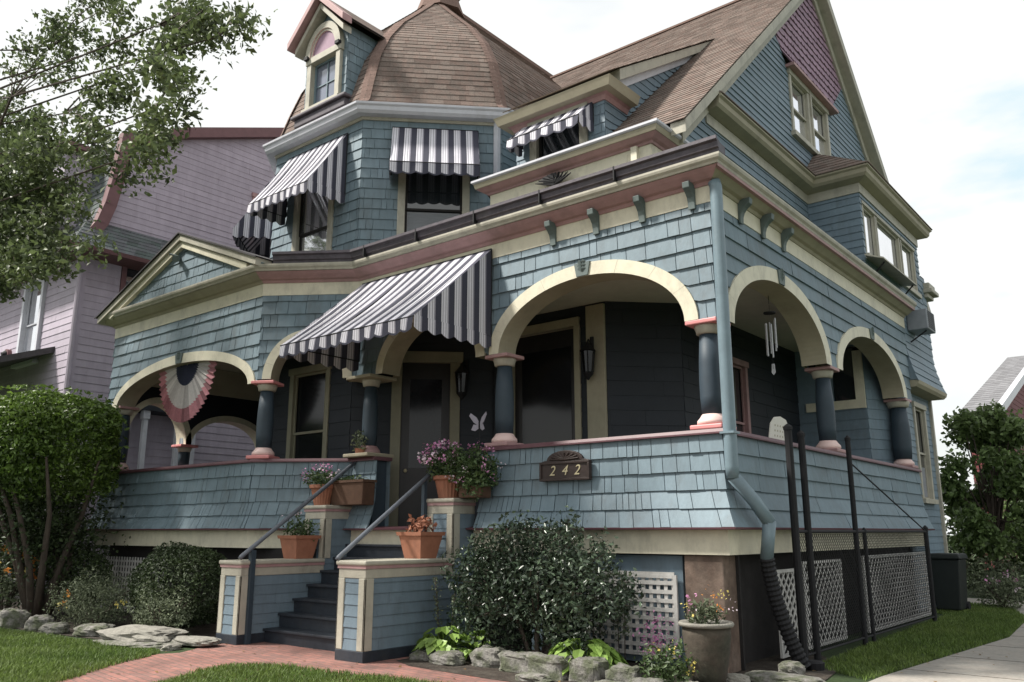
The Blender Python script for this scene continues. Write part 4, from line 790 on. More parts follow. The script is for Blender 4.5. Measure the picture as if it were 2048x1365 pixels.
# ---------------- second-floor front between tower and gable: cornice, wall, shed dormer
fb_ = MB(); courses(fb_, plane_P((-1.19, .69), (-4.3, .69))[0], 3.11, 5.9, 7.18, course=.4, wid=2, lap=.006, clap=True, seed=120); wall(fb_, (-1.19, 2.3), (-1.19, .69), 5.9, 7.18, course=.4, wid=2, lap=.006, clap=True, seed=121); wall(fb_, (-4.3, .69), (-4.3, 2), 5.9, 7.18, course=.4, wid=2, lap=.006, clap=True, seed=122); fb_.build('bow_wall', 'cream', H)
CP = [(-1.19, 1.95), (-1.19, .69), (-4.3, .69), (-4.3, 2)]
b = MB(); sweep(b, CP, [(0, 7.165), (.03, 7.165), (.045, 7.195), (.10, 7.21), (.15, 7.245), (.175, 7.262), (0, 7.265)]); b.build('upper_bed_moulding', 'pinkd', H)
b = MB(); sweep(b, CP, [(0, 7.263), (.185, 7.265), (.195, 7.29), (.21, 7.345), (0, 7.35)]); b.build('upper_fascia', 'soffit', H)
b = MB(); sweep(b, CP, [(0, 7.348), (.215, 7.35), (.24, 7.37), (.24, 7.405), (0, 7.415)]); b.build('upper_gutter', 'white', H)
b = MB(); b.face([(-1.05, .55, 7.395), (-4.45, .55, 7.395), (-5.3, 2.3, 7.42), (-5.3, 3.5, 7.43), (-1.05, 3.5, 7.43)]); b.build('upper_flat_roof', 'porchroof', H)
b = MB(); b.box((-1.50, .62, 6.3), (-1.40, .688, 7.17)); b.build('cornice_pilaster', 'cream', H)
# bronze ornament on the cornice
b = MB()
for k in range(9):
    a = -1.15+k*.29; b.vf([(-2.9+.02*k, .60, 7.0), (-2.9+math.sin(a)*.34, .56, 7.01+math.cos(a)*.12), (-2.9+math.sin(a+.18)*.26, .60, 7.02+math.cos(a+.18)*.14)], [(0,1,2)])
    b.tube([(-2.9, .64, 6.97), (-2.9+math.sin(a)*.38, .57, 6.99+math.cos(a)*.15)], [.035, .008], 5)
b.build('carved_ornament', 'blackm', H)
DX, DL = -2.24, -4.05
dbx = MB(); Pdb = plane_P((DX, 1.1), (DL, 1.1))[0]
courses(dbx, Pdb, 1.81, 7.38, 8.75, course=.16, wid=.22, lap=.02, gap=.008, holes=[(.32, 1.5, 7.55, 8.45)], seed=130, mit=(1, 0))
# cheek wall following the main roof slope below and the shed roof above
rz = lambda y: ZR+.05-(YR-y)*SLP; shz = lambda y: 8.80+(y-1.0)*.635
courses(dbx, lambda u, v, n: (DX+n, 6.0-u, v), 4.9, 7.5, 11.4, course=.145, wid=1.4, lap=.022, clap=True, lo=lambda u: rz(6.0-u)-.02, hi=lambda u: shz(6.0-u)-.12, seed=131, sub=.2)
wall(dbx, (DL, 3.4), (DL, 1.1), 7.38, 9.9, course=.16, wid=1, lap=-.02, top_n=-.005, clap=True, hi=lambda u: shz(3.4-u)-.12, seed=133); wall(dbx, (DL, 3.4), (-5.3, 3.4), 7.38, 9.85, course=.16, wid=1, lap=.02, clap=True, seed=134); dbx.build('shed_dormer_wall', 'bluec', H)
b = MB(); b.prism([(DX+.16, 1.35, shz(1.35)+.0), (DX+.16, 5.3, shz(5.3)), (DX+.16, 5.2, shz(5.2)-.16), (DX+.16, 1.35, shz(1.35)-.2)], (-.2, 0, 0)); b.build('shed_rake', 'creamg', H)
b = MB(); b.prism([(DX+.05, 1.5, shz(1.5)-.19), (DX+.05, 5.0, shz(5.0)-.15), (DX+.05, 4.7, shz(4.7)-.28), (DX+.05, 1.5, shz(1.5)-.36)], (-.07, 0, 0)); b.build('shed_rake_frieze', 'white', H)
b = MB(); A0 = (DX+.2, .72, shz(.72)-.02); slopecourse(b, (DX+.2, .95, shz(.95)+.02), (DL-.2, .95, shz(.95)+.02), (DL-.2, 5.35, shz(5.35)+.02), (DX+.2, 5.35, shz(5.35)+.02), 5, 30); b.build('shed_roof', 'roof', H)
CP2 = [(DX, 1.75), (DX, 1.1), (DL, 1.1), (DL, 2.4)]
b = MB(); sweep(b, CP2, [(0, 8.40), (.04, 8.40), (.07, 8.47), (.12, 8.49), (0, 8.5)]); b.build('dormer_bed_moulding', 'pinkd', H)
b = MB(); sweep(b, CP2, [(0, 8.49), (.24, 8.50), (.26, 8.55), (.28, 8.60), (.30, 8.64), (0, 8.72)]); b.build('dormer_eave', 'soffit', H)
window(H, Pdb, .32, 1.5, 7.55, 8.45, m='creamg', split=0, fr=.15, g='glass', label='low wide window of the shed dormer', sashm='dark')
awning(H, Pdb, .2, 1.66, 8.45, .40, .42, n=6, val=.19, label='small striped awning under the dormer eave')
# ---------------- the entrance awning
awning(H, Pf, 3.62, 6.62, 5.86, 1.38, 1.62, n=12, val=.21, label='large striped awning over the entrance steps', n0=.07)
# ---------------- corner downspout
def flatpipe(mb, pts, w_=.055):
    mb.tube(pts, w_, 4)
b = MB(); X = .11
b.tube([(X-.02, -.02, 5.97), (X, -.02, 5.9), (X, -.02, 2.35), (X+.0, .0, 2.22)], .08, 12); b.tube([(X, .0, 2.24), (X+.12, .30, 1.95), (X+.24, .42, 1.7)], .08, 12); b.tube([(X+.24, .41, 1.72), (X+.13, .52, 1.28)], .078, 12); b.build('downspout', 'downg', H, smooth=True)
b = MB(); b.box((X-.09, -.11, 2.74), (X+.09, .07, 2.765)); b.build('downspout_strap', 'downg', H)
b = MB(); pts = []; rr = []
for k in range(46): t = k/45; pts.append((X+.13+.24*t*t, .52+.30*t, 1.30-1.25*t)); rr.append(.095 if k % 2 else .078)
b.tube(pts, rr, 12); b.build('drain_hose', 'blackm', H)
b = MB(); b.lathe((.55, .98, .06), [(.07, -.06), (.11, -.05), (.12, .03), (.08, .05)], 12); b.build('drain_outlet', 'blackm', H)
# ================================================================ STEPS
ST = thing('entry_steps', 'dark blue wooden entrance steps between two clapboard cheek walls', 'steps', (-5.3, -1, 0))
b = MB(); nr = 8
for k in range(nr):
    y = -1.62+k*.25; z = 1.6*(k+1)/nr
    b.box((-6.7, y+.02, z-.2+.0), (-4.45, y+.045, z-.035))
b.build('riser', 'step', ST)
for k in range(nr): y = -1.62+k*.25; z = 1.6*(k+1)/nr; b = MB(); b.box((-6.7, y-.02, z-.035), (-4.45, y+.27, z)); b.build('tread', 'step', ST, bevel=.006)
def cheek(x0, x1, yf, ym, yb, zl, zu, lab):
    b = MB()
    for (a, c_, z0, z1, sd_) in (((x1, ym), (x1, yf), .14, zl-.22, 1), ((x1, yf), (x0, yf), .14, zl-.22, 2), ((x0, yf), (x0, ym), .14, zl-.22, 3), ((x1, yb), (x1, ym), .14, zu-.22, 4), ((x1, ym), (x0, ym), zl, zu-.22, 5), ((x0, ym), (x0, yb), .14, zu-.22, 6)):
        wall(b, a, c_, z0, z1, course=.137, wid=2, lap=.018, clap=True, seed=sd_+int(abs(x0)*10))
    c = b.build('cheek_wall', 'bluec', ST, label=lab)
    t = MB(); e = .055
    def cap(xa, ya, xb, yb_, z):
        t.box((xa-e, ya-e, z-.06), (xb+e, yb_, z)); 
    cap(x0, yf, x1, ym-.0, zl); t.build('cap', 'creamg', c, bevel=.02); t = MB(); cap(x0, ym, x1, yb, zu); t.build('cap', 'creamg', c, bevel=.02)
    t = MB()
    for z, ya, yb_ in ((zl, yf, ym), (zu, ym, yb)): t.box((x0-.035, ya-.035, z-.10), (x1+.035, yb_, z-.06))
    t.build('cap_moulding', 'pinkd', c)
    t = MB()
    for z, ya, yb_ in ((zl, yf, ym), (zu, ym, yb)): t.box((x0-.022, ya-.022, z-.22), (x1+.022, yb_-.0, z-.10))
    for xx in (x0, x1):
        s_ = .028; w_ = .1
        xa = xx-s_ if xx == x0 else xx-w_; xb = xx+w_ if xx == x0 else xx+s_
        t.box((xa, yf-.03, .14), (xb, yf+.0, zl-.22)); t.box((xa, ym-.03, zl), (xb, ym, zu-.22))
        ya = xx-s_; t.box((xx-.028 if xx == x0 else xx-.0, yf-.03, .14), (xx if xx == x0 else xx+.028, yf+.12, zl-.22)); t.box((xx-.028 if xx == x0 else xx, ym-.03, zl), (xx if xx == x0 else xx+.028, ym+.12, zu-.22))
    t.build('corner_trim', 'creamg', c, bevel=.008)
    t = MB(); t.box((x0-.03, yf-.03, .0), (x1+.03, yb, .14)); t.build('base_board', 'step', c, bevel=.01)
cheek(-4.47, -3.99, -2.05, -.45, .0, 1.235, 2.07, 'right cheek wall, the nearer one'); cheek(-7.2, -6.72, -2.05, -.56, .0, 1.18, 2.02, 'left cheek wall')
def rail(x, y0, z0, y1, z1, lab):
    b = MB(); b.tube([(x, y0-.02, z0-.03), (x, y0, z0), (x, y1, z1)], .033, 12); r_ = b.build('handrail', 'pipe', ST, smooth=True, label=lab); return r_
r1 = rail(-4.50, -2.08, 1.27, -.15, 2.62, 'right handrail'); r2 = rail(-6.68, -2.1, 1.24, .1, 2.83, 'left handrail')
b = MB(); b.box((-6.72, -1.95, 0), (-6.64, -1.87, 1.33)); b.build('newel_post', 'navy', r2, bevel=.006)
b = MB(); b.box((-4.54, -.55, .9), (-4.48, -.49, 2.33)); b.build('newel_post', 'navy', r1)
b = MB(); b.box((-6.42, .02, 1.6), (-6.24, .3, 2.82)); b.build('porch_newel', 'navy', ST, bevel=.01)
# ================================================================ pots, planters
def blob(C, n, ax, ay, az, shell=.35, lump=.25, flat=False, seed=0):
    """n points spread through the outer part of a lumpy ellipsoid"""
    r_ = np.random.RandomState(seed); d = r_.normal(size=(n, 3)); d /= np.linalg.norm(d, axis=1)[:, None]
    ph = r_.uniform(0, 6.28, 6); lm = 1+lump*(np.sin(d[:, 0]*5+ph[0])*np.cos(d[:, 1]*4+ph[1])+.5*np.sin(d[:, 2]*7+ph[2]+d[:, 0]*6))
    r = (1-shell*r_.rand(n)**1.6)*lm
    return np.array(C)+d*np.array([ax, ay, az])*r[:, None], d
def foliage(name, parts_, m, parent=None):
    vs, qs, o = [], [], 0
    for C, size, kw_ in parts_:
        v, q = leafdata(C, size, **kw_); vs.append(v); qs.append(q+o); o += len(v)
    return npmesh(name, np.concatenate(vs), np.concatenate(qs), m, parent)
def sqpot(name, label, x, y, z, w0, w1, h, m='terra', plant='lpot', fl='fpink', ph=.3, nfl=60, cat='flower pot', dead=False):
    t = thing(name, label, cat, (x, y, z))
    b = MB()
    def ring(w_, zz): return [(x-w_, y-w_, z+zz), (x+w_, y-w_, z+zz), (x+w_, y+w_, z+zz), (x-w_, y+w_, z+zz)]
    P0, P1, P2, P3 = ring(w0, 0), ring(w1*.96, h*.86), ring(w1*1.06, h*.86), ring(w1*1.1, h)
    for A, B in ((P0, P1), (P1, P2), (P2, P3)):
        for i in range(4): b.face([A[i], A[(i+1) % 4], B[(i+1) % 4], B[i]])
    Q, Q2 = ring(w1*.92, h), ring(w1*.86, h*.75)
    for A, B in ((P3, Q), (Q, Q2)):
        for i in range(4): b.face([A[i], A[(i+1) % 4], B[(i+1) % 4], B[i]])
    b.face(P0[::-1]); b.build('pot', m, t); b = MB(); b.face([(p[0], p[1], z+h*.8) for p in Q2]); b.build('potting_soil', 'soil', t)
    return t
def flowers(parent, C, n, r, ms, size=.035, nh=6, seed=0):
    r_ = np.random.RandomState(seed); hd, d = blob(C, nh*3, *r, shell=.1, lump=.1, seed=seed); hd = hd[(hd[:, 2] > C[2]-r[2]*.35)][:nh]
    for k, m in enumerate(ms):
        P_ = np.concatenate([h+r_.normal(size=(n, 3))*.035 for i, h in enumerate(hd) if i % len(ms) == k]) if len(hd) > k else None
        if P_ is not None: leaves('blossoms', P_, size, m, parent, up=.6, aspect=.9, fold=.1)
def greens(parent, C, n, r, m='lpot', size=.06, seed=0, up=.4, shell=.7, name='foliage', **k):
    P_, d = blob(C, n, *r, shell=shell, lump=.25, seed=seed); leaves(name, P_, size, m, parent, up=up, **k)
t = sqpot('square_planter', 'square terracotta planter with rusty dried leaves on the right lower cheek wall', -4.22, -.86, 1.235, .155, .225, .36)
P_, d = blob((-4.22, -.86, 1.68), 160, .2, .2, .13, shell=.9, seed=3); leaves('dried_foliage', P_, .09, 'terra', t, up=.3)
t = sqpot('square_planter', 'square terracotta planter with grey green foliage on the left lower cheek wall', -6.95, -.88, 1.18, .16, .225, .36); greens(t, (-6.95, -.88, 1.64), 420, (.27, .25, .2), 'lpot', .06, 4); flowers(t, (-7.0, -.9, 1.75), 10, (.25, .2, .15), ['fwhite'], .03, 3, 5)
def roundpot(name, label, x, y, z, r0, r1, h, m='terra', ribs=True):
    t = thing(name, label, 'flower pot', (x, y, z)); b = MB(); seg = 40; prof_ = [(r0, 0), (r0+(r1-r0)*.85, h*.8), (r1*1.04, h*.8), (r1*1.1, h*.84), (r1*1.1, h*.98), (r1*1.0, h), (r1*.9, h*.85), (r1*.2, h*.84)]
    for i, (r_, zz) in enumerate(prof_):
        for k in range(seg): a = 2*PI*k/seg; q = r_*(1-(.05 if k % 2 and ribs and i < 2 else 0)); b.v.append((x+q*math.cos(a), y+q*math.sin(a), z+zz))
    for i in range(len(prof_)-1):
        for k in range(seg): b.f.append((i*seg+k, i*seg+(k+1) % seg, (i+1)*seg+(k+1) % seg, (i+1)*seg+k)); b.m.append(0)
    b.build('pot', m, t); return t
t = roundpot('round_flower_pot', 'ribbed round terracotta pot of pink and white flowers on the right upper cheek wall', -4.3, -.22, 2.07, .15, .22, .34)
greens(t, (-4.28, -.25, 2.58), 1500, (.36, .34, .26), 'lpot', .06, 6); flowers(t, (-4.35, -.32, 2.68), 16, (.38, .36, .24), ['fpink', 'fwhite', 'fpink'], .034, 22, 7)
t = thing('trailing_planter', 'dark trailing planter of small flowers beside the ribbed pot against the shingled skirt', 'planter', (-3.75, -.2, 2.07)); b = MB(); b.box((-3.98, -.36, 2.07), (-3.55, -.12, 2.25)); b.build('box', 'rust', t, bevel=.02)
greens(t, (-3.72, -.30, 2.42), 2200, (.36, .28, .36), 'lpot', .055, 8); flowers(t, (-3.68, -.34, 2.45), 9, (.4, .3, .4), ['fwhite', 'fpink', 'fpink'], .028, 24, 9)
t = roundpot('small_flower_pot', 'small terracotta pot of pink and white flowers on the left upper cheek wall', -7.0, -.42, 2.02, .13, .2, .34); greens(t, (-7.0, -.44, 2.46), 700, (.3, .28, .17), 'lpot', .05, 10); flowers(t, (-6.98, -.48, 2.52), 14, (.32, .28, .16), ['fwhite', 'fpink'], .03, 14, 11)
t = thing('long_planter', 'long rusty brown planter box behind the left handrail', 'planter', (-6.5, -.2, 2.02)); b = MB(); b.prism([(-6.86, -.34, 2.02), (-6.1, -.34, 2.02), (-6.04, -.38, 2.38), (-6.92, -.38, 2.38)], (0, .26, 0)); b.build('box', 'rust', t, bevel=.012); b = MB(); b.box((-6.94, -.40, 2.38), (-6.02, -.10, 2.42)); b.build('rim', 'rust', t)
greens(t, (-6.5, -.25, 2.44), 160, (.4, .1, .06), 'lpot', .05, 12)
t = thing('wilted_plant', 'pale wilted plant by the left porch post on the rail', 'potted plant', (-6.5, -.06, 2.82)); b = MB(); b.lathe((-6.5, -.06, 2.82), [(.07, 0), (.1, .12), (.11, .14)], 14); b.build('pot', 'terra', t); greens(t, (-6.5, -.08, 3.08), 160, (.14, .12, .2), 'lgrey', .06, 13)
# stone bowl planter by the corner
t = thing('pedestal_planter', 'wide stone bowl planter with pink flowers by the brown corner pier', 'planter', (.03, -.72, 0)); b = MB(); b.lathe((.03, -.72, 0), [(.17, .0), (.20, .12), (.24, .35), (.26, .52), (.255, .60)], 28); b.build('bowl', 'potdk', t, smooth=True); b = MB(); b.lathe((.03, -.72, 0), [(.25, .595), (.29, .605), (.30, .63), (.285, .65), (.245, .63), (.05, .60)], 28); b.build('rim', 'stonel', t, smooth=True)
greens(t, (.03, -.72, .74), 420, (.2, .2, .14), 'lgrey', .07, 14, up=.8, aspect=.3); flowers(t, (.05, -.72, .84), 9, (.26, .22, .15), ['fwhite', 'fyel', 'fpink', 'forg'], .03, 8, 15)
# butterfly ornament
t = thing('butterfly_ornament', 'white butterfly garden ornament on a stake among the flowers by the porch column', 'ornament', (-3.72, -.2, 2.4))
b = MB(); b.tube([(-3.72, -.2, 2.3), (-3.72, -.2, 3.12)], .006, 5); b.build('stake', 'blackm', t)
b = MB()
for s_ in (-1, 1):
    b.prism([(-3.72, -.2, 3.10), (-3.72+s_*.10, -.22, 3.17), (-3.72+s_*.17, -.24, 3.27), (-3.72+s_*.15, -.23, 3.31), (-3.72+s_*.05, -.21, 3.24), (-3.72+s_*.01, -.2, 3.16)], (0, .006, 0)); b.prism([(-3.72, -.2, 3.12), (-3.72+s_*.09, -.23, 3.14), (-3.72+s_*.13, -.24, 3.06), (-3.72+s_*.07, -.22, 3.04), (-3.72+s_*.01, -.2, 3.08)], (0, .006, 0))
b.build('wing', 'greyc', t); b = MB(); b.lathe((-3.72, -.205, 3.06), [(.006, 0), (.014, .04), (.011, .09), (.014, .11), (.004, .13)], 8); b.build('body', 'blackm', t)
# house number plaque
t = thing('number_plaque', 'dark carved wooden plaque reading 242 on the shingled porch skirt', 'sign', (-2.28, -.06, 2.42))
b = MB(); x0, x1, z0, z1 = -2.69, -1.86, 2.27, 2.53
pl = [(x0, -.045, z0), (x1, -.045, z0), (x1, -.045, z1), (x1-.08, -.045, z1+.02)]+[((x0+x1)/2+.30*math.cos(PI*k/12), -.045, z1+.02+.13*math.sin(PI*k/12)) for k in range(13)]+[(x0+.08, -.045, z1+.02), (x0, -.045, z1)]
b.prism(pl, (0, -.05, 0)); b.build('board', 'brownpl', t, bevel=.008)
b = MB(); b.box((x0, -.115, z0), (x1, -.095, z0+.035)); b.box((x0, -.115, z1-.035), (x1, -.095, z1)); b.box((x0, -.115, z0+.035), (x0+.035, -.095, z1-.035)); b.box((x1-.035, -.115, z0+.035), (x1, -.095, z1-.035))
for k in range(9): a = PI*(k+.5)/9; b.tube([((x0+x1)/2, -.1, z1+.02), ((x0+x1)/2+.25*math.cos(a), -.11, z1+.02+.1*math.sin(a))], [.02, .012], 6)
b.build('carved_border', 'brownpl', t, bevel=.006)
for i, ch in enumerate('242'):
    cu = bpy.data.curves.new('numeral', 'FONT'); cu.body = ch; cu.size = .19; cu.extrude = .004; cu.shear = .3; cu.align_x = 'CENTER'; to = bpy.data.objects.new('numeral', cu); S.collection.objects.link(to)
    to.rotation_euler = (R(90), 0, 0); to.location = (-2.275+(i-1)*.205+.0, -.100, 2.345)
    bpy.context.view_layer.update(); dg = bpy.context.evaluated_depsgraph_get(); me = bpy.data.meshes.new_from_object(to.evaluated_get(dg)); me.transform(to.matrix_world); me.transform(__import__('mathutils').Matrix.Translation(-t.location)); bpy.data.objects.remove(to)
    me.materials.clear(); me.materials.append(M['gold']); o = bpy.data.objects.new('numeral', me); S.collection.objects.link(o); o.parent = t
# bunting: pleated half fan
t = thing('pleated_bunting', 'faded red white and navy pleated fan bunting hanging in the left porch arch', 'bunting', (-10.78, -.9, 4.85))
for r0, r1, m in ((.06, .42, 'brib'), (.42, .82, 'bric'), (.82, 1.06, 'brir')):
    b = MB(); K = 64
    for k in range(K):
        a0, a1 = PI*k/K, PI*(k+1)/K; f = lambda a, r, kk: (-10.78-math.cos(a)*r*.98, -.9+(.03 if kk % 2 else -.03)*min(1, r*1.4), 4.86-math.sin(a)*r*1.13)
        b.face([f(a0, r0, k), f(a1, r0, k+1), f(a1, r1, k+1), f(a0, r1, k)])
        if m == 'brir' and k % 2: pass
    b.build('band', m, t)
b = MB(); b.box((-11.85, -.95, 4.84), (-9.72, -.9, 4.9)); b.build('header', 'brib', t)
# wind chime
t = thing('wind_chime', 'long silver tube wind chime hanging inside the nearer side arch', 'wind chime', (-.3, 2.5, 4.9)); b = MB()
b.tube([(-.3, 2.5, 5.3), (-.3, 2.5, 4.95)], .004, 4); b.lathe((-.3, 2.5, 4.8), [(.09, 0), (.09, .02)], 14); b.tube([(-.3, 2.5, 4.93), (-.3, 2.5, 3.95)], .003, 4); b.build('hanger', 'blackm', t)
for k in range(6): a = k*PI/3; b = MB(); q = (-.3+.075*math.cos(a), 2.5+.075*math.sin(a)); b.tube([(q[0], q[1], 4.72-.02*k), (q[0], q[1], 4.26-.03*k)], .012, 8); b.build('chime_tube', 'metalc', t)
b = MB(); b.prism([(-.32, 2.5, 4.03), (-.28, 2.5, 4.03), (-.27, 2.5, 3.9), (-.3, 2.5, 3.86), (-.33, 2.5, 3.9)], (0, .006, 0)); b.build('sail', 'metalc', t)
# white plastic porch chair
t = thing('porch_chair', 'white moulded plastic chair whose perforated back shows over the side rail', 'chair', (-.75, 2.6, 1.6)); b = MB()
for x in (-1.0, -.5):
    for y in (2.5, 3.0): b.tube([(x, y, 1.6), (x*.97-.02, y*.98+.055, 2.05)], [.02, .026], 8)
b.build('leg', 'plastic', t); b = MB(); b.prism([(-1.02, 2.45, 2.05), (-.42, 2.45, 2.05), (-.42, 3.0, 2.02), (-1.02, 3.0, 2.02)], (0, 0, .03)); b.build('seat', 'plastic', t, bevel=.01)
b = MB(); f = lambda s, zz: (-.45+.09*(zz-2.05), 2.72+s*.36, zz+.14)
pf = [(-1, 2.05), (1, 2.05), (1.05, 2.8), (.95, 3.0), (.6, 3.1), (0, 3.13), (-.6, 3.1), (-.95, 3.0), (-1.05, 2.8)]
b.prism([f(s, z) for s, z in pf], (.022, 0, 0)); bk = b.build('backrest', 'plastic', t, bevel=.006)
for i in range(-2, 3):
    for k in range(3): b = MB(); c = f(i*.27, 2.82+k*.075); b.obox(Vector(c)+Vector((.0225, -.016, 0)), Vector((.002, 0, 0)), Vector((0, .032, 0)), Vector((0, 0, .045))); b.build('perforation', 'soffit', bk)
# window air conditioner at the rear
t = thing('window_air_conditioner', 'grey window air conditioner sticking out of the upper wall past the porch end', 'air conditioner', (.25, 10.0, 6.0)); b = MB(); b.box((.02, 9.15, 5.72), (.42, 9.8, 6.15)); b.build('casing', 'acg', t, bevel=.02); b = MB()
for k in range(9): b.box((.422, 9.2, 5.76+k*.042), (.428, 9.75, 5.78+k*.042))
b.build('grille', 'blackm', t); b = MB(); b.tube([(.02, 9.3, 5.5), (.35, 9.3, 5.71)], .015, 6); b.build('bracket', 'blackm', t)
# ================================================================ side gate / chain link fence
G = thing('iron_fence', 'black iron posts and chain link fence along the side of the porch', 'fence', (.35, 1, 0))
for x, y, h_, r_ in ((.35, 1.2, 2.9, .05), (.36, 1.62, 2.85, .045), (.35, 3.55, 2.95, .038), (.35, 3.95, 1.6, .03), (.35, 7.5, 1.65, .04)): b = MB(); b.tube([(x, y, 0), (x, y, h_)], r_, 10); b.lathe((x, y, h_), [(r_*1.2, -.02), (r_*1.2, .02), (.01, .06)], 10); b.build('post', 'blackm', G)
b = MB(); b.tube([(.35, 1.2, 1.6), (.35, 7.5, 1.6)], .022, 8); b.tube([(.35, 1.2, .12), (.35, 7.5, .12)], .015, 6); b.tube([(.35, 3.6, 2.6), (.35, 7.45, 1.62)], .012, 6); b.build('rail', 'blackm', G)
b = MB(); st = .075; h_ = 1.45; y = 1.2-h_
while y < 7.5:
    for s_ in (1, -1):
        a0, a1 = y, y+h_; z0, z1 = (.12, .12+h_) if s_ > 0 else (.12+h_, .12); c0, c1 = max(a0, 1.2), min(a1, 7.5)
        if c1 > c0+.01: zz = lambda q: z0+(z1-z0)*(q-a0)/h_; b.tube([(.35+.003*s_, c0, zz(c0)), (.35+.003*s_, c1, zz(c1))], .0035, 3)
    y += st
b.build('chain_link', 'blackm', G)
t = thing('wheeled_bin', 'black wheeled rubbish bin standing at the back corner of the house', 'bin', (.05, 10.2, 0)); b = MB(); b.prism([(-.18, 9.9, .05), (.28, 9.9, .05), (.36, 9.86, 1.05), (-.24, 9.86, 1.05)], (0, .6, 0)); b.build('bin_body', 'bin', t, bevel=.03); b = MB(); b.prism([(-.28, 9.8, 1.05), (.40, 9.8, 1.05), (.36, 9.82, 1.16), (-.24, 9.82, 1.16)], (0, .72, 0)); b.build('lid', 'bin', t, bevel=.03)
for x in (-.2, .3): b = MB(); b.tube([(x-.03, 10.45, .1), (x+.03, 10.45, .1)], .1, 14); b.build('wheel', 'blackm', t)
# ================================================================ shrubs and garden
def shrub(name, label, cat, C, r, n, size, m, stem=True, sp=None, group=None, shell=.4, lump=.18, seed=0, up=.3, aspect=.5, core=True):
    t = thing(name, label, cat, (C[0], C[1], 0), group)
    P_, d = blob(C, n, *r, shell=shell, lump=lump, seed=seed); P_[:, 2] = np.maximum(P_[:, 2], .03); leaves('crown', P_, size, m, t, nrm=d*.6, up=up, aspect=aspect)
    if stem:
        b = MB(); r_ = random.Random(seed)
        for k in range(9): a = r_.uniform(0, 6.28); e = (C[0]+r[0]*.75*math.cos(a), C[1]+r[1]*.75*math.sin(a), C[2]+r[2]*r_.uniform(-.3, .6)); mdd = [C[0]+r[0]*.25*math.cos(a), C[1]+r[1]*.25*math.sin(a), C[2]*.55]; b.tube([(C[0]+.05*math.cos(a), C[1]+.05*math.sin(a), 0), mdd, e], [.028, .018, .006], 6)
        b.build('stem', 'bark', t)
    return t
shrub('holly_bush', 'glossy dark holly bush in front of the porch skirt below the plaque', 'bush', (-2.2, -.80, .90), (1.22, .6, .76), 15000, .06, 'lholly', seed=21, lump=.32, shell=.7)
shrub('round_yew', 'dark round clipped shrub in front of the left porch', 'bush', (-8.95, -1.7, .72), (1.0, .75, .68), 15000, .05, 'lround', seed=22, lump=.07, shell=.24)
shrub('small_clipped_shrub', 'small dark clipped shrub behind the topiary stems', 'bush', (-12.6, -1.7, .75), (.75, .5, .5), 5000, .05, 'lround', seed=23, lump=.03, shell=.2)
t = shrub('grey_leaved_shrub', 'bushy grey green shrub with yellow flowers, the larger of the two by the left lawn', 'bush', (-10.6, -2.3, .45), (.95, .6, .46), 7000, .045, 'lgrey', seed=24, lump=.2, shell=.6, aspect=.35); flowers(t, (-10.2, -2.6, .45), 10, (.9, .4, .3), ['fyel', 'forg'], .04, 5, 3)
shrub('grey_leaved_shrub', 'low silvery shrub beside the dark round shrub, the smaller one', 'bush', (-8.35, -2.35, .40), (.68, .4, .40), 3600, .045, 'lgrey', seed=25, lump=.25, shell=.7, aspect=.35)
t = shrub('orange_flower_shrub', 'shrub with orange and yellow flowers at the left edge of the photo', 'bush', (-13.6, -2.6, .75), (.75, .5, .6), 3000, .06, 'lgrey', seed=26, lump=.25, shell=.7); flowers(t, (-13.4, -2.75, .85), 14, (.75, .45, .5), ['forg', 'fyel', 'forg'], .06, 26, 4)
# the large clipped topiary tree
TP = thing('clipped_topiary_tree', 'large flat domed clipped tree on bare twisted stems at the left edge', 'tree', (-12.2, -2.4, 0))
n = 52000; d = rs.normal(size=(n, 3)); d /= np.linalg.norm(d, axis=1)[:, None]; pw = .72
dd = np.sign(d)*np.abs(d)**pw; P_ = np.array([-14.0, -2.5, 3.22])+dd*np.array([2.6, 1.35, 1.02])*(1+.05*np.sin(d[:, :1]*7+d[:, 2:]*5))*(1-.14*rs.rand(n)**1.5+.02*np.sin(d[:, 0]*9)*np.sin(d[:, 1]*8))[:, None]
P_[:, 2] = np.where(d[:, 2] < -.2, P_[:, 2]+rs.uniform(-.25, .5, n), P_[:, 2]); leaves('crown', P_, .085, 'lhedge', TP, nrm=d*.4, up=.3)
PU = np.array([-13.3, -2.35, 1.75])+rs.normal(size=(17000, 3))*np.array([1.35, .5, .55]); PU = PU[(PU[:, 2] > .1) & (PU[:, 0] < -12.0)]; leaves('understory', PU, .08, 'lround', TP)
PS = np.array([-14.0, -2.5, 3.3])+dd[:1500]*np.array([2.68, 1.42, 1.1]); leaves('stray_shoots', PS, .10, 'lhedge', TP, nrm=d[:1500]*.3)
b = MB(); r_ = random.Random(4)
for k in range(11):
    a = r_.uniform(0, 6.28); e = (-13.4+2.1*math.cos(a), -2.5+1.0*math.sin(a), 2.9); m1 = (-12.7+.5*math.cos(a)+r_.uniform(-.2, .2), -2.4+.4*math.sin(a), 1.0); m2 = (-13.1+1.2*math.cos(a+.3), -2.5+.8*math.sin(a+.3), 1.9)
    b.tube([(-12.6+.12*math.cos(a), -2.4+.12*math.sin(a), 0), m1, m2, e], [.085, .06, .045, .02], 7)
b.build('trunk', 'bark', TP, smooth=True)
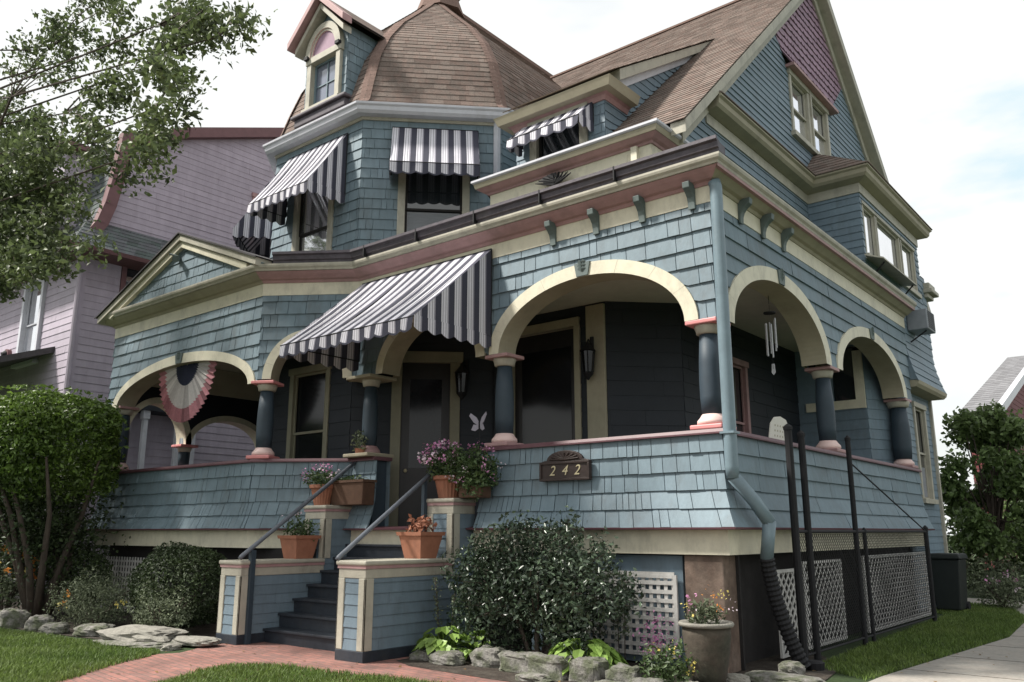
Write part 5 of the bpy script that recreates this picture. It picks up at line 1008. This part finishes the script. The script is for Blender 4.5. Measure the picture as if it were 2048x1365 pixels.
def hosta(label, x, y, z, rad, n, seed, size=.19):
    t = thing('hosta', label, 'plant', (x, y, 0), 'pale green hostas by the granite edging'); r_ = random.Random(seed); b = MB()
    for k in range(n):
        a = r_.uniform(0, 6.28); q = rad*math.sqrt(r_.uniform(.02, 1)); base = Vector((x, y, z)); tip = Vector((x+q*math.cos(a), y+q*math.sin(a)*.8, z+.26*(1-(q/rad)**2)+r_.uniform(.02, .08))); dr = Vector((math.cos(a), math.sin(a), -.35-.5*q/rad)).normalized()*size*r_.uniform(.8, 1.2); sd_ = Vector((-math.sin(a), math.cos(a), 0))*size*.40
        p0, p3 = tip-dr*.2, tip+dr*.8; c1, c2 = tip+dr*.12, tip+dr*.45; up_ = Vector((0, 0, .035))
        b.vf([p0, c1+sd_+up_*.6, c2+sd_*.85+up_*.4, p3, c2-sd_*.85+up_*.4, c1-sd_+up_*.6, c1-up_*.3, c2-up_*.3], [(0,1,6),(1,2,7,6),(2,3,7),(3,4,7),(4,5,6,7),(5,0,6)])
        b.tube([base, (base+tip)/2+Vector((0, 0, .05)), p0], .005, 3)
    b.build('leaf_rosette', 'lhosta', t)
_hb = bpy.data.objects['holly_bush']; r_ = random.Random(8); PP_ = []; b = MB()
for k in range(70):
    a, e = r_.uniform(0, 6.28), r_.uniform(-.5, 1.3); d_ = Vector((math.cos(a)*math.cos(e), math.sin(a)*math.cos(e)*.5, math.sin(e)*.62))*1.25; c = Vector((-2.2, -.8, .9))+d_*r_.uniform(.92, 1.12); c.z = max(c.z, .12); b.tube([Vector((-2.2, -.8, .5)), c-d_*.25, c+d_.normalized()*.08], .004, 3); PP_.append(np.array(c)+rs.normal(size=(46, 3))*np.array([.075, .06, .075]))
b.build('twig', 'bark', _hb); leaves('outer_sprigs', np.concatenate(PP_), .06, 'lholly', _hb)
hosta('pale green hosta left of the holly bush', -3.45, -1.15, .08, .42, 60, 1, .17); hosta('large pale green hosta in front of the white lattice', -1.35, -1.05, .08, .5, 85, 2, .17); hosta('small hosta near the holly base between the two larger ones', -2.95, -1.05, .05, .22, 22, 3, .13)
def spires(label, pts, m='lgrey'):
    t = thing('flower_spires', label, 'plant', (pts[0][0], pts[0][1], 0)); P_ = []; b = MB()
    for x, y, h_, ln in pts:
        b.tube([(x, y, 0), (x+ln*.5, y, h_*.6), (x+ln, y, h_)], .006, 4); r_ = np.random.RandomState(int(h_*100)); k = int(h_*160); tt = r_.uniform(.35, 1, k); P_.append(np.stack([x+ln*tt+r_.normal(size=k)*.03, y+r_.normal(size=k)*.03, h_*tt], 1))
    b.build('stem', 'bark', t); leaves('florets', np.concatenate(P_), .035, m, t, up=.2)
spires('pale green flower spikes in front of the white lattice', [(-1.62, -.45, 1.35, 0), (-1.5, -.5, 1.1, .03), (-1.18, -.45, 1.12, .04), (-1.22, -.5, .9, -.02), (-1.72, -.5, .9, -.05)])
spires('faded leaning flower stalks against the right cheek wall', [(-3.62, -1.05, 1.0, -.12), (-3.5, -1.0, .8, .08), (-3.2, -.95, .9, .02), (-2.95, -.9, .75, .1)])
t = shrub('yellow_groundcover', 'low tuft of green plants with yellow tips by the stone bowl', 'plant', (-.22, -1.15, .2), (.32, .28, .26), 900, .05, 'lpot', stem=False, seed=31, shell=.8); flowers(t, (-.22, -1.2, .25), 8, (.3, .25, .18), ['fyel'], .03, 5, 32)
# weeds/mulch plants
shrub('pink_flower_tuft', 'pink flowering weeds at the foot of the white lattice', 'plant', (-.72, -.5, .35), (.25, .2, .35), 260, .04, 'fpink', stem=False, seed=33, shell=.9)
PL = np.stack([rs.uniform(-7.2, 2.2, 900), rs.uniform(-5, 4, 900), np.full(900, .016)], 1); PL = PL[(PL[:, 1] < -1.4) | (PL[:, 0] > .4)]; PL = PL[rs.rand(len(PL)) < .45]
_fl = leaves('fallen_leaves', PL, .045, 'dleaf', up=6, fold=.12); _fl['kind'] = 'stuff'
# ---- rocks
def rock(name, label, cat, x, y, z, sx, sy, sz, ang, m='stone', seed=0, group=None, box=.6):
    r_ = random.Random(seed); nm = 9; v = []; f = []; b = MB(); ca, sa_ = math.cos(ang), math.sin(ang); K, Lr = 18, 30
    for i in range(K+1):
        ph = PI*i/K
        for k in range(Lr):
            th = 2*PI*k/Lr; d = [math.sin(ph)*math.cos(th), math.sin(ph)*math.sin(th), math.cos(ph)]; d = [math.copysign(abs(c)**box, c) for c in d]
            q_ = Vector(d)*1.6+Vector((seed*3.1, seed*1.7, 0)); nz_ = 1+.22*(noise.noise(q_))+.10*noise.noise(q_*2.3)+.06*noise.noise(q_*5.5)+.03*noise.noise(q_*12); X_, Y_, Z_ = d[0]*sx*nz_, d[1]*sy*nz_, d[2]*sz*nz_
            v.append((x+X_*ca-Y_*sa_, y+X_*sa_+Y_*ca, z+Z_))
    for i in range(K):
        for k in range(Lr): f.append((i*Lr+k, i*Lr+(k+1) % Lr, (i+1)*Lr+(k+1) % Lr, (i+1)*Lr+k))
    b.vf(v, f); o = b.build(name, m, None); tag(o, label, cat, group); return o
GB = [(-1.56, -1.42, .1, .25, .15, .14, .0, 'granite block directly below the big hosta, left of the palest one'), (-2.08, -1.30, .1, .24, .16, .12, .05, 'brownish granite block below the holly bush'), (-1.07, -1.38, .1, .20, .13, .15, -.05, 'pale granite block with hosta leaves hanging over it'),
      (-2.62, -1.22, .09, .24, .16, .14, .2, 'rounded mossy boulder below the left part of the holly bush'), (-.62, -1.36, .09, .17, .13, .12, .1, 'small granite block right of the palest block'), (-.30, -1.45, .05, .2, .13, .08, .3, 'flat granite block in front of the yellow tuft'), (-3.15, -1.42, .06, .26, .15, .09, -.1, 'low dark boulder below the left hosta'), (-3.6, -1.36, .05, .18, .12, .07, .3, 'small boulder next to the right cheek wall foot'), (-1.55, -1.72, .03, .22, .1, .06, .1, 'half buried block at the edge of the brick path'), (-.6, -1.70, .03, .2, .12, .07, -.1, 'half buried pale block at the bottom edge of the photo')]
for i, (x, y, z, a, b_, c, an, lab) in enumerate(GB): rock('edging_stone', lab, 'stone', x, y, z, a, b_, c, an, seed=i+3, group='granite stones edging the front bed', box=.4 if i in (0, 1, 2, 4) else .7)
for i, (x, y, z, a, b_, c, m, lab) in enumerate([(.62, -.15, .05, .42, .22, .06, 'stone', 'long flat grey slab at the foot of the downspout'), (.25, -.55, .05, .16, .1, .07, 'stonel', 'pale rock left of the long slab by the stone bowl'), (.05, -1.15, .04, .13, .1, .06, 'stonel', 'whitish rubble stone below the stone bowl'), (.52, .35, .07, .14, .12, .1, 'stone', 'mossy rock beside the black drain hose'), (.3, -1.0, .03, .1, .08, .05, 'terra', 'reddish rubble stone below the stone bowl')]): rock('garden_stone', lab, 'stone', x, y, z, a, b_, c, .2*i, m, i+40, 'loose stones near the house corner', .8)
for i, (x, y, z, a, b_, c, m, lab) in enumerate([(-7.9, -2.85, .13, .62, .36, .11, 'stonel', 'big pale flagstone at the edge of the left lawn'), (-7.75, -2.95, .04, .7, .4, .05, 'stone', 'lower dark slab under the big pale flagstone'), (-7.1, -2.5, .07, .42, .2, .06, 'stonel', 'flat pale flagstone beside the left cheek wall'), (-9.4, -2.85, .08, .3, .2, .11, 'stone', 'dark boulder left of the big flagstone'), (-10.2, -3.1, .07, .22, .16, .1, 'stone', 'mid grey boulder below the grey shrub'), (-10.9, -3.05, .09, .2, .18, .15, 'stone', 'upright dark boulder under the grey shrub'), (-11.6, -3.2, .12, .24, .16, .2, 'stone', 'leaning boulder below the topiary stems'), (-12.4, -3.2, .1, .26, .18, .14, 'stone', 'boulder in front of the topiary trunk'), (-7.0, -2.9, .03, .14, .1, .05, 'stonel', 'small white stone between the two pale flagstones')]): rock('border_stone', lab, 'stone', x, y, z, a, b_, c, .3*i-.4 if i > 2 else .25, m, i+60, 'stones edging the left bed', .7)
# ================================================================ neighbour on the left
NB = thing('neighbour_house', 'mauve clapboard neighbour house with a maroon trimmed gambrel roof at the left', 'house', (-21, 4, 0))
NX, NF = -17.0, -.5
nw = MB(); NK = dict(course=.19, wid=3, lap=.02, clap=True)
wall(nw, (NX, 12), (NX, NF), .3, 8.9, holes=[(10.6, 11.5, 6.9, 8.6)], mit=(0, 1), seed=200, **NK)
wall(nw, (NX, NF), (-26, NF), .3, 8.5, holes=[(2.0, 3.3, 5.95, 8.3), (5.6, 6.9, 5.95, 8.3)], mit=(1, 0), seed=201, **NK)
nw.build('lower_wall', 'purple', NB)
gp = [(-.55, 9.05), (-.36, 9.35), (-.2, 9.9), (-.08, 10.6), (0.0, 11.3), (.08, 12.0), (1.89, 12.85), (5.6, 14.3), (7.2, 14.9)]   # gambrel edge (y, z)
def gz(y):
    if y > 7.2: y = 14.4-y
    for i in range(len(gp)-1):
        if y <= gp[i+1][0]: return gp[i][1]+(gp[i+1][1]-gp[i][1])*(y-gp[i][0])/(gp[i+1][0]-gp[i][0])
    return 14.9
def gylo(v):
    if v <= gp[0][1]: return gp[0][0]
    for i in range(len(gp)-1):
        if v <= gp[i+1][1]: return gp[i][0]+(gp[i+1][0]-gp[i][0])*(v-gp[i][1])/(gp[i+1][1]-gp[i][1])
    return 7.2
b = MB(); courses(b, lambda u, v, n: (NX+.05+n, 14.5-u, v), 15.1, 9.2, 14.9, course=.17, wid=3, lap=.018, clap=True, ulo=lambda v: 14.5-(14.4-gylo(v)), uhi=lambda v: 14.5-gylo(v), holes=[(14.5-5.3, 14.5-4.2, 9.9, 11.7)], seed=202); b.build('gambrel_wall', 'purple', NB)
window(NB, lambda u, v, n: (NX+.05+n, 14.5-u, v), 14.5-5.3, 14.5-4.2, 9.9, 11.7, m='pinkd', fr=.12)
window(NB, plane_P((NX, 12), (NX, NF))[0], 10.6, 11.5, 6.9, 8.6, m='maroon', fr=.12, g='glass')
Pnf = plane_P((NX, NF), (-26, NF))[0]
for u in (2.0, 5.6): window(NB, Pnf, u, u+1.3, 5.95, 8.3, m='white', fr=.13, g='glassm', proud=.1)
b = MB()
for i in range(len(gp)-1):
    (y0, z0), (y1, z1) = gp[i], gp[i+1]; t = .26
    b.prism([(NX+.3, y0-.04, z0+.04), (NX+.3, y1-.04 if i < 5 else y1, z1+.06), (NX+.3, y1+(t if i < 5 else 0), z1-(.0 if i < 4 else t)), (NX+.3, y0+(t if i < 6 else 0), z0-(.0 if i < 5 else t))], (-.26, 0, 0))
b.build('gambrel_trim', 'maroon', NB)
b = MB(); b.prism([(NX+.3, 7.2, 14.96), (NX+.3, 14.3, 12.1), (NX+.3, 14.3, 11.8), (NX+.3, 7.2, 14.7)], (-.26, 0, 0)); b.build('rear_trim', 'maroon', NB)
gl = [0]
for i in range(1, 6): gl.append(gl[-1]+math.hypot(gp[i][0]-gp[i-1][0], gp[i][1]-gp[i-1][1]))
def gP(u, v, n):
    for i in range(1, 6):
        if v <= gl[i] or i == 5: t = (v-gl[i-1])/(gl[i]-gl[i-1]); return (NX+.28-u, gp[i-1][0]+(gp[i][0]-gp[i-1][0])*t-n, gp[i-1][1]+(gp[i][1]-gp[i-1][1])*t)
b = MB(); courses(b, gP, 9, 0, gl[-1], course=.16, wid=.26, lap=.02, gap=.006, seed=204); b.build('gambrel_roof', 'green', NB)
b = MB(); b.face([(NX+.28, .08, 12.04), (NX+.28, 7.2, 15), (-26, 7.2, 15), (-26, .08, 12.04)]); b.build('upper_roof', 'green', NB)
b = MB(); slopecourse(b, (NX+.75, -1.1, 8.55), (NX+.75, 12, 8.55), (NX+.02, 12, 9.5), (NX+.02, -.5, 9.5), 6, 8); slopecourse(b, (-26, -1.1, 8.55), (NX+.75, -1.1, 8.55), (NX, -.45, 9.3), (-26, -.45, 9.3), 7, 6); b.build('pent_roof', 'green', NB)
b = MB(); sweep(b, [(NX, 12), (NX, NF), (-26, NF)], [(0, 8.44), (.72, 8.46), (.76, 8.56), (0, 8.6)]); b.build('pent_soffit', 'maroon', NB)
b = MB(); b.tube([(NX+.55, -1.0, 8.5), (NX+.4, -.75, 8.25), (NX+.1, -.58, 8.0), (NX+.08, -.58, .4)], .06, 8); b.build('downspout', 'purple', NB)
b = MB(); b.box((-19.3, -.75, 9.6), (-18.2, 1.2, 11.7)); b.build('roof_dormer', 'purple', NB); b = MB(); b.box((-19.6, -1.0, 11.7), (-17.9, 1.2, 11.85)); b.build('dormer_roof', 'maroon', NB)
b = MB(); b.box((NX+.0, -.6, .0), (NX+.04, -.4, 8.4)); b.build('corner_board', 'purple', NB)
# entrance porch of the neighbour, white posts
b = MB(); b.prism([(-26, -3.6, 5.15), (-18.6, -3.6, 5.15), (-18.0, -.5, 6.25), (-26, -.5, 6.25)], (0, 0, -.16)); b.build('porch_roof', 'porchroof', NB); b = MB(); b.box((-26, -3.5, 4.7), (-18.7, -3.4, 5.0)); b.build('porch_beam', 'maroon', NB)
for x, y in ((-16.35, .75), (-16.35, 1.2), (-16.35, 2.1), (-16.35, 2.55)):
    b = MB(); b.box((x-.06, y-.06, .3), (x+.06, y+.06, 4.55)); b.box((x-.09, y-.09, 4.4), (x+.09, y+.09, 4.62)); b.build('side_stoop_post', 'white', NB, bevel=.01)
b = MB(); b.box((-17, .5, 4.62), (-16.2, 2.8, 4.8)); b.box((-17, .5, .0), (-16.2, 2.8, .3)); b.build('side_stoop', 'bluedk', NB)
t = thing('round_wall_lamp', 'small round dark lamp on the mauve wall left of the white window', 'lamp', (-20.95, -.56, 6.4)); b = MB(); b.tube([(-20.95, -.5, 6.4), (-20.95, -.62, 6.4)], .16, 16); b.build('base', 'maroon', t); b = MB(); b.tube([(-20.95, -.62, 6.4), (-20.95, -.72, 6.38)], [.12, .06], 14); b.build('shade', 'blackm', t)
# ================================================================ right background
RH = thing('red_house', 'red clapboard house with white rake boards far behind the right hand trees', 'house', (-5, 30, 0))
b = MB(); wall(b, (-1.2, 46), (-1.2, 23.6), .2, 5.8, course=.22, wid=4, lap=.02, clap=True, seed=300); courses(b, lambda u, v, n: (-1.2+n, 46-u, v), 22.4, 5.8, 9.5, course=.22, wid=4, lap=.02, clap=True, uhi=lambda v: 22.4-(v-5.8)/.31, ulo=lambda v: (v-5.8)/.31, seed=301); wall(b, (-1.2, 23.6), (-1.8, 23.6), .2, 5.8, course=.22, wid=4, lap=.02, clap=True, seed=302); b.build('wall', 'redh', RH)
b = MB(); slopecourse(b, (-.7, 22.9, 5.62), (-1.9, 22.9, 5.62), (-1.9, 34.8, 9.5), (-.7, 34.8, 9.5), 8, 30); b.build('roof', 'greyr', RH)
b = MB(); b.prism([(-.65, 22.8, 5.6), (-.65, 34.8, 9.52), (-.65, 34.8, 9.2), (-.65, 22.8, 5.28)], (-.2, 0, 0)); b.prism([(-1.1, 23.4, 5.5), (-1.1, 34.8, 9.2), (-1.1, 34.8, 8.95), (-1.1, 23.4, 5.2)], (-.08, 0, 0)); b.build('rake_board', 'white', RH)
def tree(name, label, x, y, h, r, n, size, m, seed, tr=.1, zc=None, group=None, cl=26):
    t = thing(name, label, 'tree', (x, y, 0), group); r_ = random.Random(seed); b = MB(); b.tube([(x, y, 0), (x+.05, y, h*.3), (x-.05, y+.1, h*.6)], [tr, tr*.75, tr*.4], 8); P_ = []; nr = []
    for k in range(cl):
        a = r_.uniform(0, 6.28); el = r_.uniform(-.75, 1); q = r_.uniform(.45, .95); c = (x+r*q*math.cos(a)*math.sqrt(1-el*el*.8), y+r*q*math.sin(a)*math.sqrt(1-el*el*.8), h*.55+h*.40*el); b.tube([(x, y, h*r_.uniform(.15, .45)), ((x+c[0])/2, (y+c[1])/2, (h*.3+c[2])/2+.1), c], [tr*.4, tr*.25, .01], 5)
        s_ = r*r_.uniform(.26, .42); pt, dd_ = blob(c, n//cl, s_, s_, s_*.8, shell=.9, lump=.3, seed=seed*50+k); P_.append(pt)
    b.build('trunk', 'bark', t); leaves('crown', np.concatenate(P_), size, m, t, up=.35, aspect=.6); return t
tree('leafy_tree', 'broad leaved tree just right of the house corner', -.05, 15.9, 4.9, 1.25, 15000, .15, 'lmag', 3, group='trees beyond the right path', cl=40)
tree('leafy_tree', 'broad leaved tree at the right edge of the photo', 3.1, 16.6, 4.0, 1.9, 18000, .16, 'lmag', 4, group='trees beyond the right path', cl=40)
tree('leafy_tree', 'darker tree behind and between the two trees right of the house', 1.0, 20.0, 3.8, 1.9, 16000, .18, 'lmag', 5, group='trees beyond the right path', cl=34)
for k, (x, y, rx) in enumerate([(.1, 15.2, 1.2), (1.9, 15.6, 1.3), (3.9, 15.4, 1.4)]): shrub('flowering_shrub', ['pale leaved flowering shrub under the tree beside the house corner', 'pale flowering shrub in the middle of the row beyond the path', 'pale flowering shrub at the right end of the row beyond the path'][k], 'bush', (x, y, .42), (rx, .6, .5), 2600, .08, 'lgrey', seed=70+k, shell=.7, group='shrubs beyond the path')
for k, (x, y) in enumerate([(-2, 19.5), (2.5, 22), (6, 21), (9.5, 22)]): shrub('background_bush', ['dark bush far back behind the house corner', 'dark bush below the middle tree', 'dark bush right of the middle tree, farther back', 'dark bush beyond the right edge'][k], 'bush', (x, y, 1.1), (2.3, 1.2, 1.5), 3800, .16, 'lround', seed=80+k, shell=.5, group='bushes in the far yard')
t = shrub('corner_shrub', 'low flowering shrub beside the black bin', 'bush', (.75, 11.6, .35), (.5, .5, .45), 1500, .07, 'lgrey', seed=90, shell=.7); flowers(t, (.75, 11.4, .5), 8, (.45, .4, .3), ['fwhite', 'fpink'], .05, 8, 6)
shrub('side_yard_bush', 'dark bush in the gap between the two houses on the left', 'bush', (-15.4, -.5, .9), (1.2, 1.3, 1.0), 6000, .08, 'lround', seed=91, shell=.4)
shrub('side_yard_bush', 'dark bush beyond the topiary stems at the left edge', 'bush', (-18.2, -2.6, .9), (1.7, .9, 1.1), 7000, .08, 'lround', seed=92, shell=.4)
# ================================================================ overhanging street tree at upper left
TT = thing('overhanging_tree', 'grey green leafy branches hanging into the upper left corner', 'tree', (-14.2, -6.6, 0))
BL = [(-11.6, 6.94, 1.9, 1.09, 52), (-12.5, 8.57, 1.7, 0.99, 40), (-12.4, 10.2, 2.1, 0.9, 14), (-9.4, 8.7, 1.6, 0.7, 10), (-10.57, 10.69, 2.25, 0.5, 8), (-7.17, 8.85, 1.35, 0.45, 8), (-6.75, 7.8, 0.7, 0.45, 6), (-7.2, 7.1, 0.62, 0.4, 5), (-5.91, 8.79, 1.06, 0.34, 6), (-5.02, 8.3, 0.55, 0.18, 3), (-8.36, 7.72, 0.9, 0.32, 4), (-9.92, 6.02, 1.32, 0.37, 9), (-11.84, 6.23, 1.13, 0.4, 9), (-8.48, 9.72, 1.39, 0.5, 4), (-9.9, 7.1, 1.0, 0.6, 4), (-11.6, 7.6, 1.6, 1.0, 16)]
b = MB(); root = Vector((-14.2, -6.6, 0)); b.tube([root, root+Vector((.1, .1, 3)), root+Vector((.3, .3, 6)), root+Vector((.3, .6, 9)), root+Vector((0, 1, 13))], [.34, .28, .24, .18, .06], 12)
r_ = random.Random(12); allP = []
for cx_, cz_, rx_, rz_, n_ in BL:
    hub = Vector((cx_-rx_*.6, -3.95+r_.uniform(-.3, .3), cz_+rz_*.2)); st_ = Vector((-14, -6.1, max(3.5, min(11, cz_-1.2)))); m1 = (st_+hub)/2+Vector((r_.uniform(-.5, .5), 0, r_.uniform(.1, .8))); m0 = st_*.6+hub*.4+Vector((0, .2, r_.uniform(-.8, 0))); b.tube([st_, m0, m1, hub], [.05, .03, .02, .012], 6)
    for k in range(n_):
        a = r_.uniform(0, 6.28); q = math.sqrt(r_.random()); yy = r_.gauss(-3.9, .55); sc_ = (yy+9.45)/5.55; e = Vector((4.44+(cx_+rx_*q*math.cos(a)-4.44)*sc_, yy, 1.6+(cz_+rz_*q*math.sin(a)-1.6)*sc_))
        mm_ = (hub+e)/2+Vector((0, 0, .12)); b.tube([hub, mm_, e, e+Vector((r_.uniform(-.1, .2), r_.uniform(-.1, .1), -.18))], [.016, .010, .006, .003], 4)
        ln = r_.randint(90, 170); t_ = rs.rand(ln)[:, None]; base = np.array(mm_)*(1-t_)*.75+np.array(e)*(.25+.75*t_) if False else np.array(e)+(rs.normal(size=(ln, 3))*np.array([.14, .15, .12])); base[:, 2] -= .05; allP.append(base)
        ln = 14; t_ = rs.rand(ln)[:, None]; allP.append(np.array(mm_)*(1-t_)+np.array(e)*t_+rs.normal(size=(ln, 3))*.05)
b.build('trunk', 'bark', TT); leaves('crown', np.concatenate(allP), .095, 'ltree', TT, up=.1, aspect=.55)
